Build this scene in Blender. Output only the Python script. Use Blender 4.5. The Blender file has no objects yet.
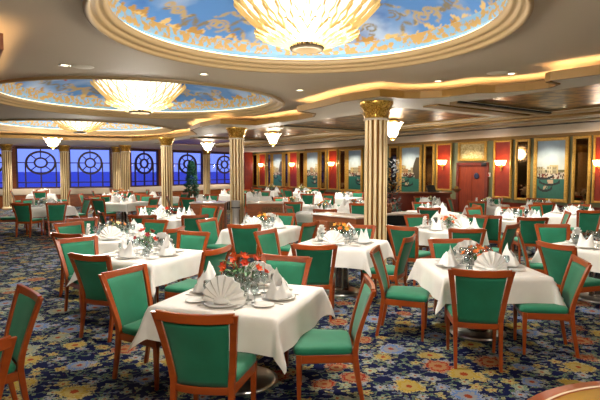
import bpy, bmesh, math, random
import numpy as np
from mathutils import Vector, Matrix
from mathutils.geometry import delaunay_2d_cdt
R = math.radians
PI = math.pi
rnd = random.Random(7)
S = bpy.context.scene
COL = S.collection

# ------------------------------------------------------------------ materials
def lin(c):
    return tuple(((v/255)/12.92 if v/255 <= .04045 else ((v/255+.055)/1.055)**2.4) for v in c)

def mat(name, rgb, rough=.5, metal=0., spec=.5, emit=None, es=0., sheen=0., coat=0.):
    m = bpy.data.materials.new(name); m.use_nodes = True
    b = m.node_tree.nodes['Principled BSDF']
    b.inputs['Base Color'].default_value = (*lin(rgb), 1)
    b.inputs['Roughness'].default_value = rough
    b.inputs['Metallic'].default_value = metal
    b.inputs['Specular IOR Level'].default_value = spec
    if sheen: b.inputs['Sheen Weight'].default_value = sheen
    if coat: b.inputs['Coat Weight'].default_value = coat
    if emit:
        b.inputs['Emission Color'].default_value = (*lin(emit), 1)
        b.inputs['Emission Strength'].default_value = es
    return m

def noisy(m, rgb2, scale=6, stretch=(1, 1, 1), lo=.35, hi=.7, detail=4):
    nt = m.node_tree; b = nt.nodes['Principled BSDF']
    tc = nt.nodes.new('ShaderNodeTexCoord'); mp = nt.nodes.new('ShaderNodeMapping')
    mp.inputs['Scale'].default_value = stretch
    n = nt.nodes.new('ShaderNodeTexNoise'); n.inputs['Scale'].default_value = scale; n.inputs['Detail'].default_value = detail
    r = nt.nodes.new('ShaderNodeValToRGB')
    r.color_ramp.elements[0].position = lo; r.color_ramp.elements[1].position = hi
    r.color_ramp.elements[0].color = b.inputs['Base Color'].default_value
    r.color_ramp.elements[1].color = (*lin(rgb2), 1)
    nt.links.new(tc.outputs['Object'], mp.inputs[0]); nt.links.new(mp.outputs[0], n.inputs['Vector'])
    nt.links.new(n.outputs['Fac'], r.inputs[0]); nt.links.new(r.outputs[0], b.inputs['Base Color'])
    return m

def vcol_mat(name, rough=.6, spec=.3):
    m = mat(name, (200, 200, 200), rough, spec=spec); nt = m.node_tree
    a = nt.nodes.new('ShaderNodeVertexColor'); a.layer_name = 'paint'
    nt.links.new(a.outputs['Color'], nt.nodes['Principled BSDF'].inputs['Base Color'])
    return m

def thin_glass(name, tint=(240, 245, 245), refl=.25):
    m = bpy.data.materials.new(name); m.use_nodes = True; nt = m.node_tree
    nt.nodes.remove(nt.nodes['Principled BSDF'])
    o = nt.nodes['Material Output']
    t = nt.nodes.new('ShaderNodeBsdfTransparent'); t.inputs[0].default_value = (*lin(tint), 1)
    g = nt.nodes.new('ShaderNodeBsdfGlossy'); g.inputs['Roughness'].default_value = .03
    lw = nt.nodes.new('ShaderNodeLayerWeight'); lw.inputs['Blend'].default_value = refl
    mx = nt.nodes.new('ShaderNodeMixShader')
    nt.links.new(lw.outputs['Facing'], mx.inputs[0]); nt.links.new(t.outputs[0], mx.inputs[1]); nt.links.new(g.outputs[0], mx.inputs[2])
    nt.links.new(mx.outputs[0], o.inputs['Surface'])
    return m

M = {}
M['wood'] = noisy(mat('cherry_wood', (164, 74, 20), .3, coat=.4), (148, 62, 16), 3, (1, 1, 6))
M['wood_dark'] = noisy(mat('mahogany', (118, 38, 16), .32, coat=.3), (88, 25, 10), 3, (1, 6, 1))
M['wood_brown'] = noisy(mat('walnut_panel', (142, 76, 32), .4), (112, 56, 22), 3, (1, 1, 5))
M['green'] = noisy(mat('green_velvet', (8, 104, 72), .75, sheen=.15), (14, 122, 88), 3.5)
M['cloth'] = noisy(mat('white_linen', (232, 228, 222), .85, spec=.2), (224, 219, 212), 5)
M['napkin'] = mat('napkin_linen', (240, 238, 234), .8, spec=.2)
M['china'] = mat('white_china', (236, 234, 228), .15)
M['steel'] = mat('polished_steel', (214, 210, 204), .3, 1.)
M['darksteel'] = mat('pedestal_steel', (120, 112, 104), .25, 1.)
M['glass'] = thin_glass('clear_glass', (236, 242, 242), .4)
M['pane'] = thin_glass('window_glass', (245, 245, 250), .08)
M['ceil'] = mat('ceiling_plaster', (182, 164, 140), .75)
M['soffit'] = mat('soffit_plaster', (214, 202, 184), .6)
M['mould'] = mat('moulding_paint', (150, 124, 84), .55)
M['olive'] = mat('gilded_lip', (134, 100, 42), .5, .2)
M['goldm'] = mat('gold_leaf', (196, 150, 62), .33, .7)
M['goldb'] = noisy(mat('gold_carving', (222, 178, 84), .3, .75), (150, 96, 26), 40, lo=.45, hi=.6)
M['goldframe'] = noisy(mat('gilt_frame', (214, 170, 80), .4, .3), (176, 130, 52), 25)
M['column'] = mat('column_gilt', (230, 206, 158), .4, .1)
M['bronze'] = noisy(mat('bronze_mirror', (168, 128, 62), .3, 1.), (78, 52, 20), 5, lo=.42, hi=.58)
M['flute'] = mat('shaded_flute', (158, 116, 52), .35, .5)  # darker gold puts the shade of the recesses into the colour
M['brushed'] = mat('brushed_steel', (190, 186, 180), .4, .5)
M['bronzering'] = mat('dark_bronze', (34, 26, 12), .9, 0., .1)
M['wallgreen'] = noisy(mat('sage_wall', (128, 132, 98), .7), (118, 122, 90), 3)
M['darkslot'] = mat('dark_gap', (28, 20, 14), .8)
M['redlac'] = noisy(mat('red_lacquer', (150, 44, 12), .4, spec=.4), (124, 32, 8), 3)
M['reddoor'] = noisy(mat('red_door', (146, 54, 14), .5), (124, 40, 10), 3, (6, 1, 1))
M['mirror'] = mat('dark_mirror', (120, 92, 62), .04, 1.)
M['cream'] = mat('cream_ledge', (214, 196, 172), .6)
M['mull'] = mat('mullion_maroon', (52, 24, 40), .5)
M['leafg'] = noisy(mat('leaf_green', (60, 120, 40), .5), (36, 84, 26), 20)
M['pine'] = noisy(mat('pine_green', (14, 66, 46), .75), (30, 96, 66), 14)
M['darkplant'] = noisy(mat('dark_foliage', (12, 20, 16), .8), (22, 34, 24), 14)
M['marble'] = noisy(mat('pale_marble', (214, 202, 190), .2), (190, 172, 158), 7)
M['lattice'] = noisy(mat('woven_grille', (120, 80, 34), .5), (72, 42, 14), 60, lo=.45, hi=.55)
M['black'] = mat('black_plastic', (16, 16, 18), .4)
M['bluedark'] = mat('emblem_blue', (28, 32, 66), .4)
M['signw'] = mat('pale_sign', (206, 190, 176), .5)
M['signr'] = mat('sign_red', (190, 50, 36), .5)
M['tan'] = noisy(mat('honey_inlay', (186, 138, 36), .35, coat=.3), (160, 110, 24), 5)
M['wicker'] = noisy(mat('wicker', (150, 98, 58), .7), (96, 58, 30), 50)
M['sea'] = mat('sea_water', (150, 146, 214), .8)
M['canvas'] = vcol_mat('oil_paint', .35, .5)
M['fresco'] = vcol_mat('fresco_paint', .7, .2)
def glow(name, rgb, es, base=(240, 225, 190)):
    return mat(name, base, .5, emit=rgb, es=es)
M['lampwhite'] = glow('lit_glass', (255, 246, 228), .95)
M['lampgold'] = glow('gilt_glass', (255, 206, 124), .1, (212, 182, 116))
M['cove'] = glow('cove_light', (255, 212, 150), 22.0)
M['domecove'] = glow('dome_cove_light', (255, 222, 170), 2.2)
M['down'] = glow('downlight_lens', (255, 236, 196), 5.)
M['sconce'] = glow('sconce_shade', (255, 214, 150), 7.)
M['sconcew'] = glow('pendant_shade', (255, 238, 208), 4.5)
FL = {'orange': [(226, 84, 22), (208, 58, 14)], 'peach': [(236, 130, 52), (226, 96, 36)], 'yellow': [(240, 176, 60), (232, 120, 40)],
      'pale': [(238, 218, 170), (226, 150, 90)], 'red': [(204, 56, 28), (160, 26, 30)], 'white': [(240, 236, 214), (216, 208, 120)]}
for k, v in FL.items():
    for i, c in enumerate(v): M['fl_%s%d' % (k, i)] = mat('petal_%s_%d' % (k, i), c, .55)

# ------------------------------------------------------------------ mesh helpers
def link(o, parent=None):
    COL.objects.link(o)
    if parent: o.parent = parent
    return o

def tag(o, label=None, cat=None, group=None, kind=None):
    if label: o['label'] = label
    if cat: o['category'] = cat
    if group: o['group'] = group
    if kind: o['kind'] = kind
    return o

def empty(name, loc=(0, 0, 0), rz=0, parent=None):
    o = bpy.data.objects.new(name, None); o.location = loc; o.rotation_euler = (0, 0, rz); o.empty_display_size = .1
    return link(o, parent)

class MB:
    def __init__(s): s.v = []; s.f = []; s.mi = []; s.sm = []
    def add(s, vs, fs, mi=0, smooth=False):
        n = len(s.v); s.v += [tuple(p) for p in vs]
        for f in fs: s.f.append([i+n for i in f]); s.mi.append(mi); s.sm.append(smooth)
        return s
    def box(s, x0, x1, y0, y1, z0, z1, mi=0, bev=0):
        if bev:
            bm = bmesh.new(); bmesh.ops.create_cube(bm, size=1)
            for v in bm.verts: v.co = ((x0+x1)/2+v.co.x*(x1-x0), (y0+y1)/2+v.co.y*(y1-y0), (z0+z1)/2+v.co.z*(z1-z0))
            bmesh.ops.bevel(bm, geom=bm.edges[:], offset=bev, segments=2, affect='EDGES', profile=.5)
            s.bm(bm, mi, bev > .012); return s
        v = [(x0,y0,z0),(x1,y0,z0),(x1,y1,z0),(x0,y1,z0),(x0,y0,z1),(x1,y0,z1),(x1,y1,z1),(x0,y1,z1)]
        return s.add(v, [(3,2,1,0),(4,5,6,7),(0,1,5,4),(1,2,6,5),(2,3,7,6),(3,0,4,7)], mi)
    def bm(s, bm, mi=0, smooth=False):
        bm.verts.index_update()
        s.add([v.co for v in bm.verts], [[v.index for v in f.verts] for f in bm.faces], mi, smooth); bm.free()
    def rings(s, rs, mi=0, smooth=True, cap=True, close=True):
        n = len(rs[0]); vs = [p for r in rs for p in r]; fs = []
        for i in range(len(rs)-1):
            for j in range(n if close else n-1):
                k = (j+1) % n; fs.append((i*n+j, i*n+k, (i+1)*n+k, (i+1)*n+j))
        s.add(vs, fs, mi, smooth)
        if cap and close:
            s.add(rs[0], [list(range(n))[::-1]], mi); s.add(rs[-1], [list(range(n))], mi)
        return s
    def lathe(s, prof, n=20, mi=0, c=(0, 0, 0), smooth=True, cap=False):
        rs = [[(c[0]+r*math.cos(2*PI*j/n), c[1]+r*math.sin(2*PI*j/n), c[2]+z) for j in range(n)] for r, z in prof]
        return s.rings(rs, mi, smooth, cap)
    def sweep(s, path, size, mi=0, axes='xy', smooth=False):
        """rectangular bar along a path; the section lies in the two named axes"""
        rs = []
        for i, p in enumerate(path):
            a, b = size[i] if isinstance(size[0], (tuple, list)) else size
            r = []
            for q in ((-1, -1), (-.8, -1.12), (.8, -1.12), (1, -1), (1, 1), (.8, 1.12), (-.8, 1.12), (-1, 1)):
                d = [0, 0, 0]; d['xyz'.index(axes[0])] = q[0]*a/2; d['xyz'.index(axes[1])] = q[1]*b/2/1.12
                r.append((p[0]+d[0], p[1]+d[1], p[2]+d[2]))
            rs.append(r)
        return s.rings(rs, mi, smooth)
    def tube(s, path, rad, n=6, mi=0, cap=True):
        rs = []
        P = [Vector(p) for p in path]
        for i, p in enumerate(P):
            t = (P[min(i+1, len(P)-1)]-P[max(i-1, 0)]).normalized()
            u = t.orthogonal().normalized() if i == 0 else (u-t*u.dot(t)).normalized()
            w = t.cross(u); rr = rad[i] if isinstance(rad, (list, tuple)) else rad
            rs.append([p+(u*math.cos(2*PI*j/n)+w*math.sin(2*PI*j/n))*rr for j in range(n)])
        return s.rings(rs, mi, True, cap)
    def sphere(s, c, r, sc=(1, 1, 1), n=8, mi=0):
        rs = []
        for i in range(n//2+1):
            a = PI*i/(n//2); rr = max(math.sin(a), .001)
            rs.append([(c[0]+r*sc[0]*rr*math.cos(2*PI*j/n), c[1]+r*sc[1]*rr*math.sin(2*PI*j/n), c[2]-r*sc[2]*math.cos(a)) for j in range(n)])
        return s.rings(rs, mi, True, False)
    def xf(s, mtx):
        s.v = [tuple(mtx @ Vector(p)) for p in s.v]; return s
    def join(s, o, mtx=None):
        vs = o.v if mtx is None else [tuple(mtx @ Vector(p)) for p in o.v]
        n = len(s.v); s.v += vs
        s.f += [[i+n for i in f] for f in o.f]; s.mi += o.mi; s.sm += o.sm
        return s
    def mesh(s, name, mats, fix=True):
        me = bpy.data.meshes.new(name); me.from_pydata(s.v, [], s.f)
        for m in (mats if isinstance(mats, (list, tuple)) else [mats]): me.materials.append(M[m] if isinstance(m, str) else m)
        me.polygons.foreach_set('material_index', s.mi); me.polygons.foreach_set('use_smooth', s.sm)
        if fix:
            b = bmesh.new(); b.from_mesh(me); bmesh.ops.remove_doubles(b, verts=b.verts, dist=1e-5)
            bmesh.ops.recalc_face_normals(b, faces=b.faces); b.to_mesh(me); b.free()
        me.update(); return me
    def build(s, name, mats, parent=None, fix=True):
        return link(bpy.data.objects.new(name, s.mesh(name, mats, fix)), parent)

def children(o): return [c for c in ALLKIDS.get(o.name, [])]
ALLKIDS = {}
def copy_tree(o, parent=None):
    c = o.copy(); COL.objects.link(c)
    if parent is not None: c.parent = parent
    for ch in o.children: copy_tree(ch, c)
    return c

class Proto:
    """first use hands out the original, later uses hand out copies of it and its parts"""
    def __init__(s, maker): s.maker = maker; s.o = None
    def get(s):
        if s.o is None:
            s.o = s.maker(); return s.o
        c = copy_tree(s.o)
        for k in ('label', 'category', 'group'):
            if k in c: del c[k]
        return c

# ------------------------------------------------------------------ room geometry
ZM, ZS, ZL = 3.26, 3.05, 3.15           # main ceiling, lowered soffit, top of the cove lip
WP = Vector((9.4, 15.9)); WU = Vector((-.569, .822)); WN = Vector((.822, .569))
def uv(u, v):                            # wall-aligned ground coordinates
    p = WU*u + WN*v; return (p.x, p.y)
ROOM = [(-20.5, -6), (12.4, -6), (18.5, 2.75), (-3.9, 35.1), (-3.9, 34.3), (-9.9, 26.45), (-20.5, 21.8)]

def poly_fill(outer, holes=()):
    vs = [Vector(p) for p in outer]; ed = []; loops = [list(range(len(outer)))]
    for h in holes:
        k = len(vs); vs += [Vector(p) for p in h]; loops.append(list(range(k, k+len(h))))
    for l in loops: ed += [(l[i], l[(i+1) % len(l)]) for i in range(len(l))]
    v2, e2, f2, *_ = delaunay_2d_cdt(vs, ed, [], 1, 1e-4)
    def inside(p, h):
        c = False
        for i in range(len(h)):
            a, b = h[i-1], h[i]
            if (a[1] > p.y) != (b[1] > p.y) and p.x < (b[0]-a[0])*(p.y-a[1])/(b[1]-a[1])+a[0]: c = not c
        return c
    f2 = [f for f in f2 if inside(sum((v2[i] for i in f), Vector((0, 0)))/len(f), outer) and not any(inside(sum((v2[i] for i in f), Vector((0, 0)))/len(f), h) for h in holes)]
    return v2, f2

def flat(name, outer, z, m, holes=(), th=0):
    v, f = poly_fill(outer, holes)
    b = MB().add([(p.x, p.y, z) for p in v], f)
    if th:
        b.add([(p.x, p.y, z+th) for p in v], [tuple(reversed(q)) for q in f])
    return tag(b.build(name, m), kind='structure')

# ---- carpet
def carpet():
    m = mat('floral_carpet', (14, 18, 44), .95, spec=.1); nt = m.node_tree; L = nt.links; N = nt.nodes
    bs = N['Principled BSDF']; tc = N.new('ShaderNodeTexCoord')
    def math_(op, a, b=None, c=None):
        n = N.new('ShaderNodeMath'); n.operation = op
        for i, v in enumerate((a, b, c)):
            if v is None: continue
            if isinstance(v, (int, float)): n.inputs[i].default_value = v
            else: L.new(v, n.inputs[i])
        return n.outputs[0]
    def mix(f, a, b):
        n = N.new('ShaderNodeMix'); n.data_type = 'RGBA'
        L.new(f, n.inputs[0])
        for i, v in ((6, a), (7, b)):
            if isinstance(v, tuple): n.inputs[i].default_value = (*lin([q*.86 for q in v]), 1)
            else: L.new(v, n.inputs[i])
        return n.outputs[2]
    noise = N.new('ShaderNodeTexNoise'); noise.inputs['Scale'].default_value = 9; noise.inputs['Detail'].default_value = 3
    L.new(tc.outputs['Object'], noise.inputs['Vector'])
    wob = math_('SUBTRACT', noise.outputs['Fac'], .5)
    fine = N.new('ShaderNodeTexNoise'); fine.inputs['Scale'].default_value = 55; fine.inputs['Detail'].default_value = 2
    L.new(tc.outputs['Object'], fine.inputs['Vector'])
    fw = math_('SUBTRACT', fine.outputs['Fac'], .5)
    col = (13, 18, 46)
    def layer(col, scale, rad, petals, amp, pal, centre, off, rnds=.75, stretch=1., keep=1.):
        mp = N.new('ShaderNodeMapping'); mp.inputs['Location'].default_value = (off, off*1.7, 0); mp.inputs['Rotation'].default_value = (0, 0, off)
        mp.inputs['Scale'].default_value = (1, stretch, 1)
        L.new(tc.outputs['Object'], mp.inputs[0])
        v = N.new('ShaderNodeTexVoronoi'); v.voronoi_dimensions = '2D'; v.inputs['Scale'].default_value = scale; v.inputs['Randomness'].default_value = rnds
        L.new(mp.outputs[0], v.inputs['Vector'])
        sub = N.new('ShaderNodeVectorMath'); sub.operation = 'SUBTRACT'; L.new(mp.outputs[0], sub.inputs[0]); L.new(v.outputs['Position'], sub.inputs[1])
        sx = N.new('ShaderNodeSeparateXYZ'); L.new(sub.outputs[0], sx.inputs[0])
        ang = math_('ARCTAN2', sx.outputs[1], sx.outputs[0])
        ln = N.new('ShaderNodeVectorMath'); ln.operation = 'LENGTH'; L.new(sub.outputs[0], ln.inputs[0])
        sc = N.new('ShaderNodeSeparateColor'); L.new(v.outputs['Color'], sc.inputs[0])
        ph = math_('MULTIPLY', sc.outputs[1], 6.28)
        pet = math_('COSINE', math_('ADD', math_('MULTIPLY', ang, petals), ph))
        size = math_('MULTIPLY_ADD', sc.outputs[2], .55*rad, .72*rad)
        r = math_('MULTIPLY', size, math_('MULTIPLY_ADD', pet, amp, 1.))
        r = math_('ADD', r, math_('MULTIPLY', wob, rad*1.6)); r = math_('ADD', r, math_('MULTIPLY', fw, rad*1.3))
        q = math_('DIVIDE', ln.outputs['Value'], r)
        inside = math_('MULTIPLY', math_('LESS_THAN', q, 1.), math_('LESS_THAN', sc.outputs[0], keep))
        cr = N.new('ShaderNodeValToRGB'); cr.color_ramp.interpolation = 'CONSTANT'
        els = cr.color_ramp.elements
        while len(els) < len(pal): els.new(.5)
        for i, c in enumerate(pal): els[i].position = i/len(pal); els[i].color = (*lin([q*.84 for q in c]), 1)
        L.new(math_('DIVIDE', sc.outputs[0], keep), cr.inputs[0])
        inner = math_('LESS_THAN', math_('ADD', q, math_('MULTIPLY', fw, 1.1)), .62)
        core = math_('LESS_THAN', q, .25)
        c2 = mix(math_('MULTIPLY', inner, .5), cr.outputs[0], centre)
        c3 = mix(core, c2, (150, 62, 30))
        ring = math_('MULTIPLY', math_('GREATER_THAN', q, .82), .45)
        c4 = mix(ring, c3, (200, 190, 150))
        return mix(inside, col, c4)
    # vine lines
    vd = N.new('ShaderNodeTexVoronoi'); vd.voronoi_dimensions = '2D'; vd.feature = 'DISTANCE_TO_EDGE'; vd.inputs['Scale'].default_value = 4.2
    add = N.new('ShaderNodeVectorMath'); add.operation = 'MULTIPLY_ADD'; L.new(noise.outputs['Color'], add.inputs[0]); add.inputs[1].default_value = (.16, .16, 0); L.new(tc.outputs['Object'], add.inputs[2])
    L.new(add.outputs[0], vd.inputs['Vector'])
    col = mix(math_('LESS_THAN', vd.outputs['Distance'], .028), (13, 20, 62), (84, 100, 92))
    col = layer(col, 11, .026, 2, .55, [(70, 112, 90), (110, 140, 120), (90, 110, 150), (164, 160, 110), (52, 92, 72)], (96, 130, 100), 1.3, .95, 1.6, .8)
    col = layer(col, 5.2, .052, 5, .25, [(160, 144, 72), (140, 156, 138), (92, 114, 162), (160, 132, 54), (106, 136, 126), (124, 136, 162)], (196, 186, 140), 2.1, .9, 1., .75)
    col = layer(col, 2.3, .116, 9, .08, [(150, 44, 26), (178, 148, 52), (90, 122, 178), (166, 138, 56), (96, 126, 182), (132, 144, 134), (156, 50, 28)], (176, 160, 108), .4, .7, 1., .9)
    L.new(col, bs.inputs['Base Color'])
    return m
flat('floor', ROOM, 0, carpet())

# ---- walls (boxes standing along a facet)
def wall_run(name, p, q, z0, z1, th, m, side=1):
    p = Vector(p); q = Vector(q); d = (q-p); L = d.length; a = math.atan2(d.y, d.x)
    o = MB().box(0, L, 0 if side > 0 else -th, th if side > 0 else 0, z0, z1).build(name, m)
    o.location = (p.x, p.y, 0); o.rotation_euler = (0, 0, a); tag(o, kind='structure'); return o
RW0 = Vector((18.5, 2.75)); RW1 = Vector((-3.9, 35.1))
wall_run('wall_right', RW1, RW0, 0, 3.4, .2, 'wallgreen', 1)
wall_run('wall_front', (12.4, -6), (18.5, 2.75), 0, 3.4, .2, 'wallgreen', -1)
wall_run('wall_back', (-20.5, -6), (12.4, -6), 0, 3.4, .2, 'wallgreen', -1)
wall_run('wall_left', (-20.5, -6), (-20.5, 21.8), 0, 3.4, .2, 'wallgreen', 1)
wall_run('wall_corner', (-3.9, 34.3), (-3.9, 35.1), 0, 3.4, .2, 'redlac', 1)

SILL, HEAD = .95, 3.02
def facet(tagname, P0, P1, wins, nbase):
    P0 = Vector(P0); P1 = Vector(P1); d = P1-P0; L = d.length; a = math.atan2(d.y, d.x)
    def place(o): o.location = (P0.x, P0.y, 0); o.rotation_euler = (0, 0, a); return o
    b = MB().box(0, L, 0, .25, 0, SILL).box(0, L, 0, .25, HEAD, 3.4)
    x = 0
    for w0, w1, *_ in wins + [(L, L)]:
        if w0 > x: b.box(x, w0, 0, .25, SILL, HEAD)
        x = w1
    place(tag(b.build('wall_'+tagname, 'wood_brown'), kind='structure'))
    t = MB().box(0, L, -.34, 0, .62, SILL-.02, bev=.03)
    place(tag(t.build('trim_%d' % nbase, 'cream'), kind='structure'))
    t = MB().box(0, L, -.3, 0, 0, .62)
    place(tag(t.build('baseboard_'+tagname, 'wood_brown'), kind='structure'))
    for i, (w0, w1, wheel) in enumerate(wins):
        win = place(tag(empty('window_%d' % (nbase+i)), kind='structure'))
        cx = (w0+w1)/2 if wheel else None
        f = MB()
        for (xa, xb, za, zb) in ((w0, w0+.07, SILL, HEAD), (w1-.07, w1, SILL, HEAD), (w0, w1, HEAD-.12, HEAD), (w0, w1, SILL, SILL+.05)):
            f.box(xa, xb, .02, .16, za, zb)
        f.build('window_frame', 'mull', win)
        g = MB(); zc = 2.22; r = .6 if w1-w0 < 2.1 else .7; rz = .6; cc = (w0+w1)/2
        g.box(w0+.06, w1-.06, .05, .12, 1.2, 1.25)
        if wheel:
            for rr, ri in ((1., .1), (.46, .085)):
                n = 36
                ring = []
                for k in range(n+1):
                    t_ = 2*PI*k/n; c, s_ = math.cos(t_), math.sin(t_)
                    ro, rin = r*rr, r*rr-ri
                    zo, zi = rz*rr, rz*rr-ri
                    ring.append([(cc+ro*c, .04, zc+zo*s_), (cc+ro*c, .13, zc+zo*s_), (cc+rin*c, .13, zc+zi*s_), (cc+rin*c, .04, zc+zi*s_)])
                g.rings(ring, 0, False, False)
            for k in range(8):
                t_ = 2*PI*k/8; c, s_ = math.cos(t_), math.sin(t_)
                p, q = Vector((cc+r*.42*c, .085, zc+rz*.42*s_)), Vector((cc+r*.95*c, .085, zc+rz*.95*s_))
                g.tube([p, q], .032, 4)
            g.box(w0+.06, cc-r+.03, .05, .12, zc-.025, zc+.025); g.box(cc+r-.03, w1-.06, .05, .12, zc-.025, zc+.025)
            g.box(cc-.03, cc+.03, .05, .12, zc+rz-.03, HEAD-.1); g.box(cc-.03, cc+.03, .05, .12, SILL+.03, zc-rz+.03)
            for sx in (-1, 1): g.box(cc+sx*r*.98-.03, cc+sx*r*.98+.03, .05, .12, SILL+.03, zc)
        else:
            g.box(w0+.06, w1-.06, .05, .12, zc-.025, zc+.025)
        g.build('muntin', 'mull', win)
        p = MB().box(w0+.03, w1-.03, .155, .165, SILL+.02, HEAD-.05); p.build('pane', 'pane', win)
facet('stern', (-20.5, 21.8), (-9.9, 26.45), [(.5, 2.6, 1), (3.0, 4.9, 1), (5.15, 6.95, 1), (7.12, 9.3, 1), (9.5, 11.5, 1)], 1)
facet('quarter', (-9.9, 26.45), (-3.9, 34.3), [(1.1, 2.95, 1), (3.95, 6.3, 1), (6.85, 9.6, 1)], 6)
# sea outside
sea = MB().add([(-3000, 0, -14), (3000, 0, -14), (3000, 6000, -14), (-3000, 6000, -14)], [(0, 1, 2, 3)]).build('sea', 'sea'); tag(sea, kind='structure')

# ---- ceilings
DOMES = [(.07, 5.19, 2.1), (-3.3, 10.65, 2.98), (-7.3, 16.9, 2.95)]
def circ(cx, cy, r, n=72): return [(cx+r*math.cos(2*PI*i/n), cy+r*math.sin(2*PI*i/n)) for i in range(n)]
flat('ceiling', ROOM, ZM, 'ceil', [circ(x, y, r) for x, y, r in DOMES])
LIP = [(8.6, -6), (7.6, 1.5), (5.6, 4.4), (3.75, 6.32), (3.34, 6.76), (3.34, 6.9), (3.6, 7.1), (3.62, 7.35), (3.39, 7.62), (3.02, 7.82), (2.72, 7.84), (2.33, 8.3), (2.0, 8.42), (1.74, 8.42),
       (1.29, 8.18), (.7, 8.88), (.38, 9.56), (.04, 10.19), (-.06, 10.32), (.3, 10.81), (.28, 11.3), (-.05, 11.96), (-.76, 12.82), (-1.18, 13.4), (-2.05, 12.95),
       (-2.75, 13.83), (-3.32, 15.19), (-3.48, 16.84), (-4.74, 18.5), (-6.13, 20.0), (-6.9, 20.6), (-8.0, 20.35), (-9.2, 19.9), (-10.1, 18.9), (-12, 17.8), (-20.5, 17.6)]
def coffer(u0, u1, v0, v1): return [uv(u0, v0), uv(u1, v0), uv(u1, v1), uv(u0, v1)]
COFF = [(-2.5, 1.0, 8.0, 10.25), (1.6, 5.65, 7.55, 10.25), (6.95, 11.3, 7.3, 10.1), (12.4, 17.0, 7.3, 10.0), (18.2, 22.5, 7.5, 10.0)]
SOFF = LIP + [(-20.5, 21.8), (-9.9, 26.45), (-3.9, 34.3), (-3.9, 35.1), (18.5, 2.75), (12.4, -6)]
flat('ceiling_soffit', SOFF, ZS, 'soffit', [coffer(*c) for c in COFF])
def strip(path, za, zb, m, name, th=.05):
    """thin upright band along a path"""
    b = MB(); rs = []
    for i, p in enumerate(path):
        a = Vector(path[max(i-1, 0)]); c = Vector(path[min(i+1, len(path)-1)]); t = (c-a).normalized(); n = Vector((-t.y, t.x))
        p = Vector(p); q = p-n*-th
        rs.append([(p.x, p.y, za), (q.x, q.y, za), (q.x, q.y, zb), (p.x, p.y, zb)])
    b.rings(rs, 0, False); return tag(b.build(name, m), kind='structure')
strip(LIP, ZS-.02, ZL, 'olive', 'trim_20', -.05)
def offset(path, d):
    out = []
    for i, p in enumerate(path):
        a = Vector(path[max(i-1, 0)]); c = Vector(path[min(i+1, len(path)-1)]); t = (c-a).normalized(); n = Vector((t.y, -t.x))
        out.append(Vector(p)+n*d)
    return out
b = MB()
cp = offset(LIP, .13)
b.rings([[(p.x+dx, p.y+dy, ZS+.03+dz) for dx, dy, dz in ((-.01, -.01, 0), (.01, .01, 0), (.01, .01, .02), (-.01, -.01, .02))] for p in cp], 0, False)
cl = b.build('cove_strip_light', 'cove'); tag(cl, 'warm light strip hidden behind the scalloped gold ceiling lip', 'light')
# left soffit near the camera
K = Vector((-2.8, 4.8)); LS = [tuple(K), tuple(K+WU*6), tuple(K+WU*6-WN*9), tuple(K-WN*9)]
flat('ceiling_drop', LS, ZS-.06, 'olive')
strip([tuple(K-WN*9), tuple(K), tuple(K+WU*6)], ZS-.08, ZL-.03, 'wood_brown', 'trim_21', .05)
b = MB(); p0, p1, p2 = K-WN*8.8+WU*.14, K-WN*.14+WU*.14, K-WN*.14+WU*5.8
b.rings([[(p.x+dx, p.y+dy, ZS+dz) for dx, dy, dz in ((-.01, -.01, 0), (.01, .01, 0), (.01, .01, .02), (-.01, -.01, .02))] for p in (p0, p1, p2)], 0, False)
tag(b.build('cove_strip_light', 'cove'), 'warm light strip behind the dark ceiling edge at far left', 'light')
# coffers: bronze mirror ceiling panels with mouldings
for i, c in enumerate(COFF):
    pts = coffer(*c)
    v = MB().add([(x, y, ZS+.02) for x, y in pts], [(0, 1, 2, 3)])
    mp = v.build('bronze_ceiling_mirror', 'bronze')
    tag(mp, ['bronze mirror panel in the ceiling beyond the right edge', 'bronze mirror ceiling panel at upper right, showing a pale reflection', 'bronze mirror ceiling panel just right of the nearer fluted column',
             'bronze mirror ceiling panel above the farther fluted column', 'small bronze mirror ceiling panel toward the windows'][i], 'mirror')
    sides = MB()
    for k in range(4):
        a, d = pts[k], pts[(k+1) % 4]
        sides.add([(a[0], a[1], ZS), (d[0], d[1], ZS), (d[0], d[1], ZS+.03), (a[0], a[1], ZS+.03)], [(0, 1, 2, 3)])
    tag(sides.build('trim_%d' % (30+i), 'olive'), kind='structure')
def beam(u0, u1, v0, v1, z0, z1, m, n):
    pts = coffer(u0, u1, v0, v1)
    b = MB().add([(x, y, z) for z in (z0, z1) for x, y in pts], [(3, 2, 1, 0), (4, 5, 6, 7), (0, 1, 5, 4), (1, 2, 6, 5), (2, 3, 7, 6), (3, 0, 4, 7)])
    return tag(b.build('trim_%d' % n, m), kind='structure')
k = 40
for v0, v1, dz, m in ((10.35, 10.5, .05, 'mould'), (10.95, 11.2, .06, 'olive'), (11.25, 11.6, .035, 'mould'), (12.2, 12.45, .05, 'mould'), (12.95, 13.2, .012, 'darkslot'), (16.45, 16.77, .1, 'olive')):
    beam(-9, 23.3, v0, v1, ZS-dz, ZS+.01, m, k); k += 1
for u0 in (5.75, 11.4, 17.1, 1.05):
    for du, w, dz, m in ((0, .16, .05, 'mould'), (.42, .36, .03, 'olive'), (-.06, .05, .03, 'darkslot')):
        if u0 == 1.05 and du: continue
        beam(u0+du, u0+du+w, 7.35, 10.35, ZS-dz, ZS+.01, m, k); k += 1

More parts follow.
